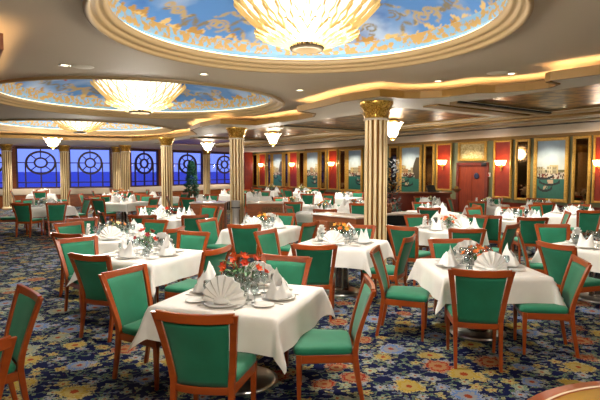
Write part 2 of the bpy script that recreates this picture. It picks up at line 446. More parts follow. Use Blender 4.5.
# ---- painted domes
def value_noise(x, y, seed):
    rs = np.random.RandomState(seed); g = rs.rand(64, 64)
    xi = np.floor(x).astype(int); yi = np.floor(y).astype(int); fx = x-xi; fy = y-yi
    fx = fx*fx*(3-2*fx); fy = fy*fy*(3-2*fy)
    a = g[xi % 64, yi % 64]; b_ = g[(xi+1) % 64, yi % 64]; c = g[xi % 64, (yi+1) % 64]; d = g[(xi+1) % 64, (yi+1) % 64]
    return (a*(1-fx)+b_*fx)*(1-fy)+(c*(1-fx)+d*fx)*fy
def fbm(x, y, seed):
    return sum(value_noise(x*2**i+17*i, y*2**i+5*i, seed+i)*.5**i for i in range(4))/1.875
def fresco(seed, name):
    NR, NA = 112, 420
    rr = np.concatenate([[0.0], np.linspace(.03, .945, NR)])
    aa = np.linspace(0, 2*PI, NA, endpoint=False)
    RR, AA = np.meshgrid(rr[1:], aa, indexing='ij'); X = RR*np.cos(AA); Y = RR*np.sin(AA)
    n = fbm(X*3.2+3, Y*3.2+9, seed); n2 = fbm(X*7+1, Y*7+4, seed+9)
    sky = np.array(lin((78, 124, 180))); deep = np.array(lin((48, 92, 158))); cloud = np.array(lin((160, 176, 200))); gold = np.array(lin((176, 146, 78)))
    gdk = np.array(lin((122, 104, 56))); red = np.array(lin((176, 62, 44)))
    t = np.clip((n-.46)*4.2, 0, 1)[..., None]; c = sky*(1-t)+cloud*t
    t = np.clip((.42-n2)*3, 0, .7)[..., None]; c = c*(1-t)+deep*t
    # scrolls: spirals and garlands near the rim and around the lamp
    rg = random.Random(seed); pts = []
    for k in range(46):
        a0 = 2*PI*k/46+rg.uniform(-.06, .06); r0 = rg.choice([.76, .7, .62, .82, .85, .54]); s = rg.choice([-1, 1]); R0 = rg.uniform(.035, .062)
        cx, cy = r0*math.cos(a0), r0*math.sin(a0)
        for i in range(46):
            ph = i*.22; q = R0*math.exp(-.12*ph)*1.1; pts.append((cx+q*math.cos(s*ph+a0), cy+q*math.sin(s*ph+a0), .0075))
        for i in range(18):
            w = i/18; r1 = r0+.07*w+.03*math.sin(w*9); a1 = a0+s*(.06+.2*w); pts.append((r1*math.cos(a1), r1*math.sin(a1), .010+.006*math.sin(w*20)))
    for i in range(340):
        a = 2*PI*i/340; q = .38+.025*math.sin(9*a); pts.append((q*math.cos(a), q*math.sin(a), .011))
    m = np.zeros_like(X)
    P = np.array(pts)
    for i in range(0, len(P), 60):
        blk = P[i:i+60]
        d = np.sqrt((X[..., None]-blk[:, 0])**2+(Y[..., None]-blk[:, 1])**2)/blk[:, 2]
        m = np.maximum(m, np.clip(1.5-d.min(-1), 0, 1))
    m *= (n2 > .33)
    m = m[..., None]*.9; gc = gold*(n2[..., None] > .5)+gdk*(n2[..., None] <= .5); c = c*(1-m)+gc*m
    for k in range(12):
        a = rg.uniform(0, 2*PI); q = rg.uniform(.45, .74); cx, cy = q*math.cos(a), q*math.sin(a); a += rg.uniform(-1, 1)
        u = (X-cx)*math.cos(a)+(Y-cy)*math.sin(a); v = -(X-cx)*math.sin(a)+(Y-cy)*math.cos(a)
        bird = ((np.abs(u) < .055) & (np.abs(v) < .012*(1.3-np.abs(u)/.055))) | ((np.abs(v) < .032) & (np.abs(u-.35*np.abs(v)) < .010))
        c[bird] = red
    # gilded border with a wavy inner edge
    edge = .928+.016*np.sin(AA*26)+.014*np.sin(AA*61+2)+.03*(n2-.5)
    bd = (RR > edge) & (fbm(X*22, Y*22, seed+4) > .4)
    tone = np.array(lin((196, 166, 108)))*(n2[..., None] > .45)+np.array(lin((160, 122, 64)))*(n2[..., None] <= .45)
    c = np.where(bd[..., None], tone, c)
    z = .26+.42*np.sqrt(np.clip(1-(RR/.96)**2, 0, 1))
    vs = [(0, 0, .68)] + [(X[i, j], Y[i, j], z[i, j]) for i in range(NR) for j in range(NA)]
    fs = [(0, 1+j, 1+(j+1) % NA) for j in range(NA)]
    for i in range(NR-1):
        for j in range(NA):
            k_ = (j+1) % NA; fs.append((1+i*NA+j, 1+(i+1)*NA+j, 1+(i+1)*NA+k_, 1+i*NA+k_))
    me = bpy.data.meshes.new(name); me.from_pydata(vs, [], fs); me.materials.append(M['fresco'])
    ca = me.color_attributes.new('paint', 'FLOAT_COLOR', 'POINT')
    arr = np.ones((len(vs), 4), dtype=np.float32); arr[1:, :3] = c.reshape(-1, 3); arr[0, :3] = arr[1, :3]
    ca.data.foreach_set('color', arr.ravel()); me.polygons.foreach_set('use_smooth', [True]*len(fs)); me.update()
    return me
fascia_m = noisy(mat('fascia_paint', (112, 162, 198), .6), (136, 176, 202), 3)
orn_m = noisy(mat('gilded_plaster', (174, 138, 76), .5, .2), (116, 160, 194), 14, lo=.48, hi=.56)
for i, (cx, cy, r) in enumerate(DOMES):
    d = tag(empty('ceiling_dome', (cx, cy, ZM)), kind='structure')
    me = fresco(3+11*i, 'fresco'); o = link(bpy.data.objects.new('fresco', me), d)
    o.scale = (r, r, .62+.38*r/2.1 if i else 1.); o.location.z = 0
    zs = o.scale[2]
    prof = [(1.0, 0), (1.0, -.03), (.985, -.045), (.972, -.02), (.972, .015), (.955, .0), (.94, .03), (.94, .055), (.925, .04), (.912, .06), (.905, .105), (.912, .115)]
    MB().lathe([(r*a, z) for a, z in prof], 96).build('moulding', 'mould', d)
    MB().lathe([(r*.912, .115), (r*.975, .115), (r*.975, .12), (r*.972, .19), (r*.962, .2)], 96).build('fascia', fascia_m, d)
    MB().lathe([(r*.962, .2), (r*.952, .24), (r*.957, .29), (r*.942, .345*zs)], 96).build('cornice', orn_m, d)
    MB().lathe([(r*.925, .118), (r*.94, .118), (r*.94, .135), (r*.925, .135), (r*.925, .118)], 72).build('cove_ring', 'domecove', d)

# ------------------------------------------------------------------ chandeliers
def leaf_mesh(L, W, mi_core, curl=.04, tip=-.05, n=9):
    """one moulded glass frond rising along +x and outwards, gold edge and pale core"""
    b = MB()
    for i in range(n):
        pass
    rows = []
    for i in range(n+1):
        t = i/n; w = W*(.45+.75*math.sin(PI*min(t*.8+.12, 1)))*(1-.55*t**6); w *= 1+.10*math.cos(i*PI)
        x = L*t; z = curl*L*t*t; 
        rows.append([(x, -w, z-.03), (x, -w*.91, z), (x, 0, z-.012), (x, w*.91, z), (x, w, z-.03)])
    rows.append([(L*1.03, q*W*.25, curl*L*1.08+tip*.2+.01) for q in (-1, -.5, 0, .5, 1)])
    vs = [p for r_ in rows for p in r_]
    for i in range(len(rows)-1):
        for j in range(4):
            edge = j in (0, 3) or i >= len(rows)-2
            b.add([rows[i][j], rows[i+1][j], rows[i+1][j+1], rows[i][j+1]], [(0, 1, 2, 3)], 0 if edge else mi_core, True)
    return b
def chandelier_maker(cx, cy, Rr, z0, z1, label):
    t = empty('ceiling_chandelier', (cx, cy, z0)); tag(t, label, 'chandelier', 'leaf-bowl ceiling lights')
    h = z1-z0
    MB().lathe([(.001, .0), (.11*Rr/.75, .0), (.12*Rr/.75, -.05), (.17*Rr/.75, -.055), (.19*Rr/.75, -.02), (.17*Rr/.75, .06), (.1*Rr/.75, .05)], 28).build('bottom_ring', 'bronzering', t)
    MB().lathe([(.16*Rr/.75, .05), (.42*Rr, .16*h+.02), (.64*Rr, .5*h), (.86*Rr, .93*h), (.88*Rr, h)], 32).build('inner_bowl', 'lampwhite', t)
    MB().lathe([(.06, h*.6), (.06, h+.25)], 10).build('stem', 'goldm', t)
    def leaf(n, r0, r1, za, zb, W, core, name, ph=0, curl=.04):
        L = math.hypot(r1-r0, zb-za)
        me = leaf_mesh(L, W, core, curl).mesh(name, ['lampgold', 'lampwhite'], fix=False)
        tilt = math.atan2(zb-za, r1-r0)-curl*.9
        for k in range(n):
            o = link(bpy.data.objects.new(name, me), t)
            a = 2*PI*(k+ph)/n
            o.matrix_local = Matrix.Translation((r0*math.cos(a), r0*math.sin(a), za)) @ Matrix.Rotation(a, 4, 'Z') @ Matrix.Rotation(-tilt, 4, 'Y')
    leaf(26, .4*Rr, 1.0*Rr, .05, h*.96, .11*Rr, 1, 'glass_leaf', 0, .1)
    leaf(24, .2*Rr, .72*Rr, -.01, h*.3, .065*Rr, 1, 'lower_leaf', .5, .05)
    return t
chandelier_maker(.07, 5.2, .73, 3.11, 3.54, 'largest leaf-shaped glass bowl light in the nearest painted dome')
chandelier_maker(-3.3, 10.4, .92, 3.06, 3.6, 'leaf-shaped glass bowl light in the second, wide painted dome')
chandelier_maker(-7.3, 16.7, .85, 3.13, 3.5, 'small distant leaf-shaped bowl light in the third dome near windows')

# small hanging lanterns
def pendant(x, y, w, h, label):
    t = empty('ceiling_lantern', (x, y, ZS)); tag(t, label, 'lamp', 'small white petal lanterns')
    MB().lathe([(.02, 0), (.16*w/.5, 0), (.13*w/.5, -.05), (.03, -.07)], 16).build('ceiling_plate', 'goldb', t)
    MB().lathe([(.2*w, -.06), (.46*w, -.09), (.42*w, -.2), (.36*w, -h*.55), (.26*w, -h*.9), (.08*w, -h)], 16).build('glass_bowl', 'sconcew', t)
    for k in range(8):
        a = 2*PI*k/8
        rows = []
        b = MB()
        for q in range(6):
            s = q/5; r_ = w*(.16+.3*s+.12*s*s*s); z = -h*.98+h*.95*s-.1*h*s**4; ww = .12*w*(.5+math.sin(PI*min(s+.15, 1)))
            rows.append([(r_, -ww, z), (r_+.02, 0, z), (r_, ww, z)])
        b.rings(rows, 0, True, False, False)
        o = b.build('petal', 'sconcew', t, fix=False); o.rotation_euler = (0, 0, a)
    MB().lathe([(.001, -h-.08), (.05, -h-.05), (.07, -h), (.02, -h+.02)], 12).build('finial', 'goldb', t)
PEND = [(-9.0, 18.3), (-3.95, 21.5), (-.86, 16.0), (2.25, 12.2)]
pendant(-9.0, 18.3, .56, .36, 'white petal lantern hanging before the leftmost windows')
pendant(-3.95, 21.5, .52, .36, 'white petal lantern between Christmas tree and farther fluted column')
pendant(-.86, 16.0, .44, .38, 'white petal lantern right of the farther fluted column')
pendant(2.25, 12.2, .42, .42, 'white petal lantern half hidden by the nearer fluted column')

def downlight(x, y, z, r, label):
    t = empty('downlight', (x, y, z)); tag(t, label, 'downlight', 'recessed ceiling spots')
    MB().lathe([(r*.7, -.004), (r*1.15, -.012), (r*1.2, 0)], 20).build('trim_ring', 'steel', t)
    MB().lathe([(.001, -.005), (r*.7, -.004)], 20).build('lens', 'down', t)
for (x, y, l) in ((-3.2, 6.89, 'recessed spot at upper left, beside the nearest dome'), (-1.43, 7.52, 'recessed spot between the two nearest domes'), (0.0, 9.0, 'recessed spot right of the second dome'),
                  (2.21, 8.1, 'recessed spot at right, nearer the middle above the glowing cove'), (3.12, 7.48, 'rightmost recessed spot above the glowing cove')):
    downlight(x, y, ZM, .065, l)
for (x, y, l) in ((5.08, 9.7, 'spot at edge of upper right bronze mirror'), (3.26, 11.7, 'spot in ceiling mouldings above the host counter side'),
                  (5.12, 14.4, 'spot above the red door'), (6.56, 11.51, 'spot above the big right painting'), (.49, 16.4, 'spot nearest in the row left of the near column'), (1.2, 18.9, 'middle spot in the row left of the near column'), (1.58, 19.8, 'farthest spot in the row left of the near column')):
    downlight(x, y, ZS, .05, l)
for (x, y, l) in ((-3.0, 7.0, 'flat round ceiling speaker at upper left'), (2.9, 8.0*.93, 'flat round ceiling speaker at right above the cove')):
    o = MB().lathe([(.001, -.008), (.13, -.008), (.15, 0)], 24).build('ceiling_speaker', 'soffit'); o.location = (x, y, ZM); tag(o, l, 'speaker')

# ------------------------------------------------------------------ columns
def column_maker():
    t = empty('fluted_column')
    n = 13; cb = MB()
    for k in range(n):                       # cream ridges; flutes in a darker gold that paints in recess shade
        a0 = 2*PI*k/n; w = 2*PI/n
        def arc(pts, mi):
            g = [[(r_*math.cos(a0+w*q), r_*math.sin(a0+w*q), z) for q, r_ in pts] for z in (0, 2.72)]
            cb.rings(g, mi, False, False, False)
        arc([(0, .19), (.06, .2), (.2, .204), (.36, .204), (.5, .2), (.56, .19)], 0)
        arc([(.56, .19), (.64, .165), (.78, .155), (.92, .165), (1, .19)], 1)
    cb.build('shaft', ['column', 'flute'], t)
    MB().lathe([(.2, 2.72), (.235, 2.72), (.235, 2.745), (.2, 2.76)], 32).build('necking', 'cream', t)
    c = MB().lathe([(.2, 2.75), (.19, 2.8), (.22, 2.9), (.29, 2.99), (.3, 3.0), (.3, 3.05)], 32)
    for tier, (zz, rr, hh, nn) in enumerate(((2.76, .2, .13, 12), (2.85, .215, .13, 12))):
        for k in range(nn):
            a = 2*PI*(k+.5*tier)/nn; rows = []
            for q in range(5):
                s = q/4; r_ = rr+.03*s+.07*s**3; z = zz+hh*s-.05*max(0, s-.7); w = .05*(1-.7*s*s)
                ca, sa = math.cos(a), math.sin(a)
                rows.append([(r_*ca-w*-sa, r_*sa-w*ca, z), ((r_+.015)*ca, (r_+.015)*sa, z), (r_*ca+w*-sa, r_*sa+w*ca, z)])
            c.rings(rows, 0, True, False, False)
    c.build('capital', 'goldb', t, fix=False)
    MB().lathe([(.205, 0), (.26, 0), (.26, .09), (.22, .13), (.205, .13)], 32).build('base', 'column', t)
    return t
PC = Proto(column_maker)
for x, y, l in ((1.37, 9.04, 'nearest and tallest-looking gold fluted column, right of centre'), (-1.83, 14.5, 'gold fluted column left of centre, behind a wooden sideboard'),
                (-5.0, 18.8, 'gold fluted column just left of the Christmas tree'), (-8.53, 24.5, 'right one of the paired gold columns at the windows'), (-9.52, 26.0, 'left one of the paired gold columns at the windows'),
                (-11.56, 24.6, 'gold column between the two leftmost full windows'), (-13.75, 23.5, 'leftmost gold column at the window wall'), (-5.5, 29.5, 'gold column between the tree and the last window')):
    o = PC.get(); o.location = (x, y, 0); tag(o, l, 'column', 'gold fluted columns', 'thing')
# steel clad foot in front of the second column
o = empty('wine_cooler_stand', (-1.8, 13.98, 0)); tag(o, 'polished steel cylinder stand before the column left of centre', 'stand')
MB().lathe([(.001, 0), (.15, 0), (.15, .03), (.1, .06), (.095, .72), (.115, .76), (.12, .98), (.125, .99), (.11, .99), (.1, .8), (.001, .78)], 20).build('body', 'brushed', o)
MB().lathe([(.12, .78), (.128, .79), (.12, .81)], 20).build('dark_band', 'black', o)

# ------------------------------------------------------------------ right wall furniture
def wall_obj(name, s, z=0, off=0):
    p = WP+WU*s-WN*off
    return empty(name, (p.x, p.y, z), math.atan2(-WU.y, -WU.x))   # local x toward the right of the photo, -y into the room
def frame_mb(w, z0, z1, fw, d):
    b = MB(); h = w/2
    for (xa, xb, za, zb) in ((-h, -h+fw, z0, z1), (h-fw, h, z0, z1), (-h+fw, h-fw, z1-fw, z1), (-h+fw, h-fw, z0, z0+fw)):
        b.box(xa, xb, -d, 0, za, zb, bev=.012)
        b.box(xa+fw*.3, xb-fw*.3, -d-.015, -d+.01, za+fw*.3, zb-fw*.3) if (xb-xa) > fw*1.5 or (zb-za) > fw*1.5 else None
    return b
def paint_grid(w, z0, z1, seed, name, parent):
    nx, nz = 44, 76; rg = np.random.RandomState(seed)
    xs = np.linspace(0, 1, nx+1); zs = np.linspace(0, 1, nz+1)
    vs = [(-w/2+w*x, -.03, z0+(z1-z0)*z) for z in zs for x in xs]
    fs = [(j*(nx+1)+i, j*(nx+1)+i+1, (j+1)*(nx+1)+i+1, (j+1)*(nx+1)+i) for j in range(nz) for i in range(nx)]
    me = bpy.data.meshes.new(name); me.from_pydata(vs, [], fs); me.materials.append(M['canvas'])
    X, Z = np.meshgrid((xs[:-1]+xs[1:])/2, (zs[:-1]+zs[1:])/2)
    n = fbm(X*6+seed, Z*9, seed); n3 = fbm(X*26, Z*30+seed, seed+5)
    c = np.zeros((nz, nx, 3))
    def put(mask, rgb, var=.15): c[mask] = (np.array(lin(rgb))*(1-var+2*var*n3[..., None]))[mask]
    put(Z >= 0, (36, 98, 84))
    put(Z > .34, (74, 66, 46)); put((Z > .34) & (n3 > .52) & (Z < .46), (196, 186, 168)); put((Z > .34) & (Z < .46) & (n3 < .4), (120, 48, 30))
    put(Z > .46, (92, 92, 60))
    t = np.clip((Z-.5)*2.2, 0, 1)
    skyc = np.array(lin((190, 196, 190)))*(1-t[..., None])+np.array(lin((146, 170, 190)))*t[..., None]
    skyc = skyc*(.85+.35*n[..., None]); sk = Z > .5; c[sk] = skyc[sk]
    for k in range(5):
        x0 = rg.rand()*.9-.05; ww = .14+.22*rg.rand(); hh = .53+.17*rg.rand()
        if seed % 3 == 0 and k > 1: hh = .53+.06*rg.rand()
        m = (X > x0) & (X < x0+ww) & (Z > .44) & (Z < hh)
        put(m, [(186, 166, 112), (160, 150, 118), (170, 128, 84), (196, 186, 150)][rg.randint(4)])
        win = m & ((((X-x0)*26) % 1.6) < .6) & (((Z*34) % 2.2) < 1.1); put(win, (96, 80, 56))
    if seed % 3 == 1: put((X > .72+.1*np.sin(Z*9)) & (Z > .3) & (Z < .78), (66, 58, 40))
    for k in range(3):
        cx = rg.rand(); cz = .1+.2*k*.5+.03*rg.rand(); L = .2+.2*rg.rand()
        u = (X-cx)/L; hull = (np.abs(u) < 1) & (Z > cz+.05*u**2) & (Z < cz+.045+.07*u**4); put(hull, (22, 24, 20))
        put((np.abs(u-.1) < .3) & (Z > cz+.04) & (Z < cz+.1) & (n3 > .5), (190, 160, 130))
    ca = me.color_attributes.new('paint', 'FLOAT_COLOR', 'CORNER')
    arr = np.ones((nz*nx, 4, 4), dtype=np.float32); arr[..., :3] = c.reshape(-1, 1, 3); ca.data.foreach_set('color', arr.ravel()); me.update()
    return link(bpy.data.objects.new(name, me), parent)
def sconce(s, z, label):
    t = wall_obj('wall_sconce', s, z, .05); tag(t, label, 'wall lamp', 'petal wall sconces')
    MB().lathe([(.001, 0), (.05, .01), (.06, .03)], 12).xf(Matrix.Rotation(R(90), 4, 'X')).build('back_plate', 'goldb', t)
    for sx in (-1, 0, 1):
        a = MB().tube([(0, -.03, -.08), (sx*.06, -.1, -.1), (sx*.12, -.12-.03*(sx == 0), -.02)], .012); a.build('arm', 'goldb', t)
        b = MB().lathe([(.02, -.03), (.05, .0), (.075, .08), (.1, .15), (.085, .15), (.06, .08), (.035, 0)], 12, c=(sx*.13, -.13-.04*(sx == 0), 0))
        b.build('glass_shade', 'sconce', t)
    MB().lathe([(.001, -.26), (.03, -.2), (.02, -.12), (.04, -.08), (.001, -.05)], 10, c=(0, -.09, 0)).build('drop', 'goldb', t)
def panel(kind, s, w, z0, z1, label, seed=0):
    if kind == 'red':
        t = wall_obj('red_wall_panel', s, 0, .02); tag(t, label, 'wall panel', 'red lacquer panels'); fr = 'goldframe'
        frame_mb(w, z0, z1, .07, .07).build('frame', fr, t); MB().box(-w/2+.06, w/2-.06, -.03, -.005, z0+.06, z1-.06).build('panel', 'redlac', t)
    elif kind == 'mirror':
        t = wall_obj('wall_mirror', s, 0, .02); tag(t, label, 'mirror', 'tall narrow wall mirrors')
        frame_mb(w, z0, z1, .09, .07).build('frame', 'goldframe', t); MB().box(-w/2+.08, w/2-.08, -.03, -.005, z0+.08, z1-.08).build('mirror_glass', 'mirror', t)
    else:
        t = wall_obj('framed_painting', s, 0, .02); tag(t, label, 'painting', 'framed harbour paintings')
        frame_mb(w, z0, z1, .11, .09).build('frame', 'goldframe', t); paint_grid(w-.2, z0+.1, z1-.1, seed, 'canvas', t)
WALL = [('red', -.2, .56, 'red panel at the right edge of the picture'), ('mirror', .43, .58, 'rightmost narrow mirror, right of the large harbour painting'), ('paint', 1.44, 1.2, 'largest harbour painting, at far right with pale sky'),
        ('mirror', 2.47, .57, 'narrow mirror left of the largest harbour painting'), ('red', 3.27, .76, 'red panel with sconce right of the red door'),
        ('red', 5.96, .8, 'red panel with sconce left of the red door'), ('mirror', 6.75, .57, 'narrow mirror behind the host counter'), ('paint', 7.8, 1.3, 'harbour painting above the host counter'),
        ('mirror', 8.84, .57, 'narrow mirror just right of the nearest column'), ('red', 9.75, .75, 'red panel hidden behind the nearest column'), ('mirror', 10.55, .55, 'narrow mirror just left of the nearest column'),
        ('paint', 11.56, 1.2, 'harbour painting just left of the nearest column'), ('mirror', 12.52, .57, 'narrow mirror left of the painting beside the nearest column'), ('red', 13.34, .82, 'red panel with sconce, first left of the nearest column'),
        ('mirror', 14.19, .54, 'narrow mirror between red panel and the middle canal painting'), ('paint', 15.2, 1.3, 'middle painting between the two fluted columns, boat at its base'), ('mirror', 16.26, .61, 'narrow mirror left of the middle canal painting'),
        ('red', 17.12, .91, 'red panel with sconce, second left of the nearest column'), ('mirror', 17.88, .5, 'narrow mirror right of the farthest painting'), ('paint', 18.89, 1.29, 'farthest painting, just right of the farther fluted column'),
        ('mirror', 19.91, .5, 'narrow mirror left of the farthest painting'), ('red', 20.78, .88, 'farthest red panel with sconce, beside the farther column'), ('mirror', 21.76, .7, 'last narrow mirror near the room corner')]
SC = []
seed = 3
for kind, s, w, l in WALL:
    z0 = {'red': .8, 'mirror': .76, 'paint': .76}[kind]; z1 = 2.95
    if kind == 'red' and abs(s-5.96) < .1: z0 = 1.0
    panel(kind, s, w, z0, z1, l, seed)
    if kind == 'paint': seed += 1
for s, z, l in ((-.2, 2.0, 'wall sconce at the right edge of the picture'), (3.27, 2.05, 'lit wall sconce right of the red door'), (5.96, 2.1, 'lit wall sconce left of the red door'), (13.34, 2.12, 'lit wall sconce, first left of the nearest column'), (17.12, 2.12, 'lit wall sconce, second left of the nearest column'), (20.78, 2.12, 'farthest lit wall sconce, beside the farther column')):
    sconce(s, z, l); SC.append((s, z))
# dado below the panels
o = wall_run('baseboard_right', WP+WU*23.2-WN*.03, WP-WU*12-WN*.03, 0, .66, .03, 'wood_dark', 1)
# red door with gilded relief above
d = wall_obj('door_1', 4.57, 0, .02); tag(d, kind='structure')
b = MB(); b.box(-.72, -.6, -.1, 0, 0, 2.12).box(.6, .72, -.1, 0, 0, 2.12).box(-.72, .72, -.1, 0, 2.02, 2.14); b.build('door_frame', 'wood_dark', d)
b = MB(); b.box(-.6, -.01, -.05, 0, 0, 2.03).box(.01, .6, -.05, 0, 0, 2.03); b.build('door_leaf', 'reddoor', d)
b = MB().lathe([(.001, 0), (.09, 0), (.12, .02), (.09, .03), (.05, .015), (.001, .03)], 16).xf(Matrix.Translation((.22, -.06, 1.62)) @ Matrix.Rotation(R(90), 4, 'X'))
b.build('door_emblem', 'bluedark', d)
d = wall_obj('gilded_relief', 4.6, 0, .02); tag(d, 'gold framed relief plaque above the red door', 'wall plaque')
frame_mb(1.3, 2.2, 2.96, .1, .08).build('frame', 'goldframe', d)
b = MB().box(-.57, .57, -.03, 0, 2.28, 2.88); rg = random.Random(4)
for k in range(60): b.sphere((rg.uniform(-.5, .5), -.03, rg.uniform(2.34, 2.82)), rg.uniform(.02, .05), (1, .5, 1), 6)
b.build('relief_panel', noisy(mat('pale_gold_relief', (232, 216, 160), .5, .1), (176, 150, 86), 18), d)
d = wall_obj('wall_sign', 3.88, 1.67, .02); tag(d, 'small pale sign box with red mark beside the red door', 'sign')
MB().box(-.1, .1, -.05, 0, -.08, .08, bev=.01).build('sign_body', 'signw', d); MB().box(-.02, .07, -.055, -.045, -.05, .02).build('red_mark', 'signr', d)
d = wall_obj('door_closer', 4.0, 2.06, .02); tag(d, 'small dark box at the top right of the red door', 'fitting'); MB().box(-.12, .1, -.14, 0, -.07, .07, bev=.02).build('box_body', 'black', d)

# host counter
d = empty('host_counter', (4.0, 18.05, 0), R(2)); tag(d, 'red-brown wooden host counter below the harbour painting', 'counter')
MB().box(-.85, 1.35, -.3, .3, .08, 1.0).build('body', 'wood_dark', d); MB().box(-.9, 1.4, -.35, .35, 1.0, 1.05, bev=.01).build('countertop', 'wood_brown', d); MB().box(-.8, 1.3, -.27, .27, 0, .08).build('plinth', 'black', d)
d = empty('cash_terminal', (4.8, 18.0, 1.05), R(20)); tag(d, 'dark angled screen terminal on the host counter', 'terminal')
MB().box(-.16, .16, -.12, .12, 0, .03, bev=.008).build('base', 'black', d); MB().box(-.17, .17, -.012, .012, 0, .26, bev=.006).xf(Matrix.Translation((0, .06, .03)) @ Matrix.Rotation(R(-35), 4, 'X')).build('screen', 'black', d)
d = empty('bowl_lamp', (5.6, 17.9, 1.05)); tag(d, 'small tan bowl on right end of the host counter', 'bowl')
MB().lathe([(.001, 0), (.06, 0), (.07, .03), (.16, .1), (.17, .13), (.15, .12), (.05, .04), (.001, .04)], 16).build('bowl', 'wicker', d); MB().sphere((0, 0, .15), .08, n=10).build('lid', 'tan', d)
# dark potted plant beside nearest column
d = empty('potted_plant', (2.2, 11.9, 0)); tag(d, 'tall dark plant silhouette just right of the nearest column', 'plant')
MB().lathe([(.001, 0), (.16, 0), (.2, .35), (.18, .35), (.001, .3)], 16).build('pot', 'black', d)
b = MB(); rg = random.Random(11)
for k in range(420):
    z = .35+1.75*rg.random(); r_ = .21*(1-.5*((z-.35)/1.75)**1.5)*(1.1 if z < 1.2 else .9)*math.sqrt(rg.random()); a = rg.uniform(0, 2*PI)
    p = Vector((r_*math.cos(a), r_*math.sin(a), z)); q = p+Vector((math.cos(a)*.09, math.sin(a)*.09, rg.uniform(-.05, .1))); w = Vector((-math.sin(a), math.cos(a), .2))*.035
    b.add([p, p.lerp(q, .5)+w, q, p.lerp(q, .5)-w], [(0, 1, 2, 3)])
b.build('foliage', 'darkplant', d, fix=False)

# red pilaster in the far corner
d = empty('red_pilaster', (-3.45, 33.6, 0), R(6)); tag(d, 'red lacquered pilaster in the far corner beside the last window', 'pillar')
MB().box(-.28, .28, -.2, .2, 0, 3.04, bev=.015).build('shaft', 'redlac', d); MB().box(-.32, .32, -.24, .24, 0, .2, bev=.01).build('base', 'wood_dark', d)
# Christmas tree
d = empty('christmas_tree', (-4.75, 21.9, 0)); tag(d, 'dark green Christmas tree standing before the windows', 'tree')
MB().lathe([(.05, 0), (.05, .6)], 10, cap=True).build('trunk', 'wood_brown', d); MB().lathe([(.001, 0), (.24, 0), (.26, .25), (.2, .26), (.001, .2)], 16).build('pot', 'wood_dark', d)
b = MB(); rg = random.Random(5)
for k in range(2400):
    t_ = rg.random()**.8; z = .45+1.8*t_; rm = .44*(1-t_)**.8+.03; rm *= .82+.18*math.sin(z*22); r_ = rm*(.55+.45*rg.random()); a = rg.uniform(0, 2*PI)
    p = Vector((r_*.8*math.cos(a), r_*.8*math.sin(a), z)); q = p+Vector((math.cos(a)*.1, math.sin(a)*.1, rg.uniform(-.06, .03))); w = Vector((-math.sin(a), math.cos(a), rg.uniform(-.5, .5)))*.022
    b.add([p-w*.6, p+w*.6, q+w, q+(q-p)*.3, q-w], [(0, 1, 2, 3, 4)])
b.build('foliage', 'pine', d, fix=False)

# sideboards around the columns
def sideboard(name, x, y, rz, L, D, H, label, open_=False):
    t = empty(name, (x, y, 0), rz); tag(t, label, 'sideboard')
    if not open_:
        MB().box(-L/2, L/2, -D/2, D/2, .06, H-.04).build('body', 'wood_brown', t)
        MB().box(-L/2+.03, L/2-.03, -D/2+.03, D/2-.03, 0, .06).build('plinth', 'black', t)
        fr = MB(); w = L*.5
        fr.box(-L/2+.06+L*.36, L/2-.06, -D/2-.012, -D/2, .14, H-.14); fr.build('lattice_panel', 'lattice', t)
        dr = MB().box(-L/2+.05, -L/2+.02+L*.36, -D/2-.015, -D/2, .14, H-.14, bev=.006).build('door', 'wood_brown', t)
        MB().sphere((-L/2-.02+L*.36, -D/2-.025, H*.55), .015, n=8).build('knob', 'goldm', dr)
    else:
        for sx in (-1, 1): MB().box(sx*(L/2-.03)-.025, sx*(L/2-.03)+.025, -D/2+.02, D/2-.02, 0, H-.04).build('side_panel', 'wood_dark', t)
        MB().box(-L/2, L/2, -D/2+.02, D/2-.02, .58, .62).build('shelf', 'wood_dark', t); MB().box(-L/2+.05, L/2-.05, D/2-.04, D/2-.02, .05, H-.04).build('back_panel', 'black', t)
    MB().box(-L/2-.03, L/2+.03, -D/2-.03, D/2+.03, H-.04, H, bev=.01).build('marble_top', 'marble', t)
sideboard('sideboard', -2.62, 14.35, 0, .95, .5, .93, 'wooden sideboard with woven panel left of the farther column')
sideboard('sideboard', -.99, 14.35, 0, 1.0, .5, .93, 'wooden sideboard right of the farther column')
sideboard('sideboard', .8, 9.74, R(-48), 1.15, .42, .98, 'marble-topped wooden sideboard left of the nearest column')
sideboard('sideboard', 2.12, 10.78, R(10), .78, .42, .92, 'open marble-topped serving stand right of the nearest column', True)
d = empty('flower_basket', (1.9, 10.75, .92)); tag(d, 'brown wicker flower basket on the serving stand', 'basket')
MB().lathe([(.001, 0), (.07, 0), (.1, .1), (.09, .1), (.001, .05)], 14).build('basket', 'wicker', d)
b = MB(); rg = random.Random(3)
for k in range(26): b.sphere((rg.uniform(-.08, .08), rg.uniform(-.08, .08), .1+rg.uniform(0, .09)), .03, n=6)
b.build('dried_blooms', 'wicker', d)

# honey coloured round table at the bottom right corner
d = empty('round_table', (1.66, 1.62, 0)); tag(d, 'bare round honey-wood table at bottom right corner', 'table')
MB().lathe([(.82, .752), (.9, .75), (.91, .73), (.9, .7), (.82, .7)], 72).build('rim', 'wood', d); MB().lathe([(.001, .75), (.82, .752), (.82, .7), (.001, .7)], 72).build('tabletop', 'tan', d)
MB().lathe([(.828, .754), (.836, .756), (.842, .754)], 72).build('highlight_line', 'cream', d)  # pale ring painted in as the highlight along the rim
MB().lathe([(.001, 0), (.3, 0), (.3, .03), (.06, .07), (.05, .7)], 24).build('pedestal', 'wood', d)

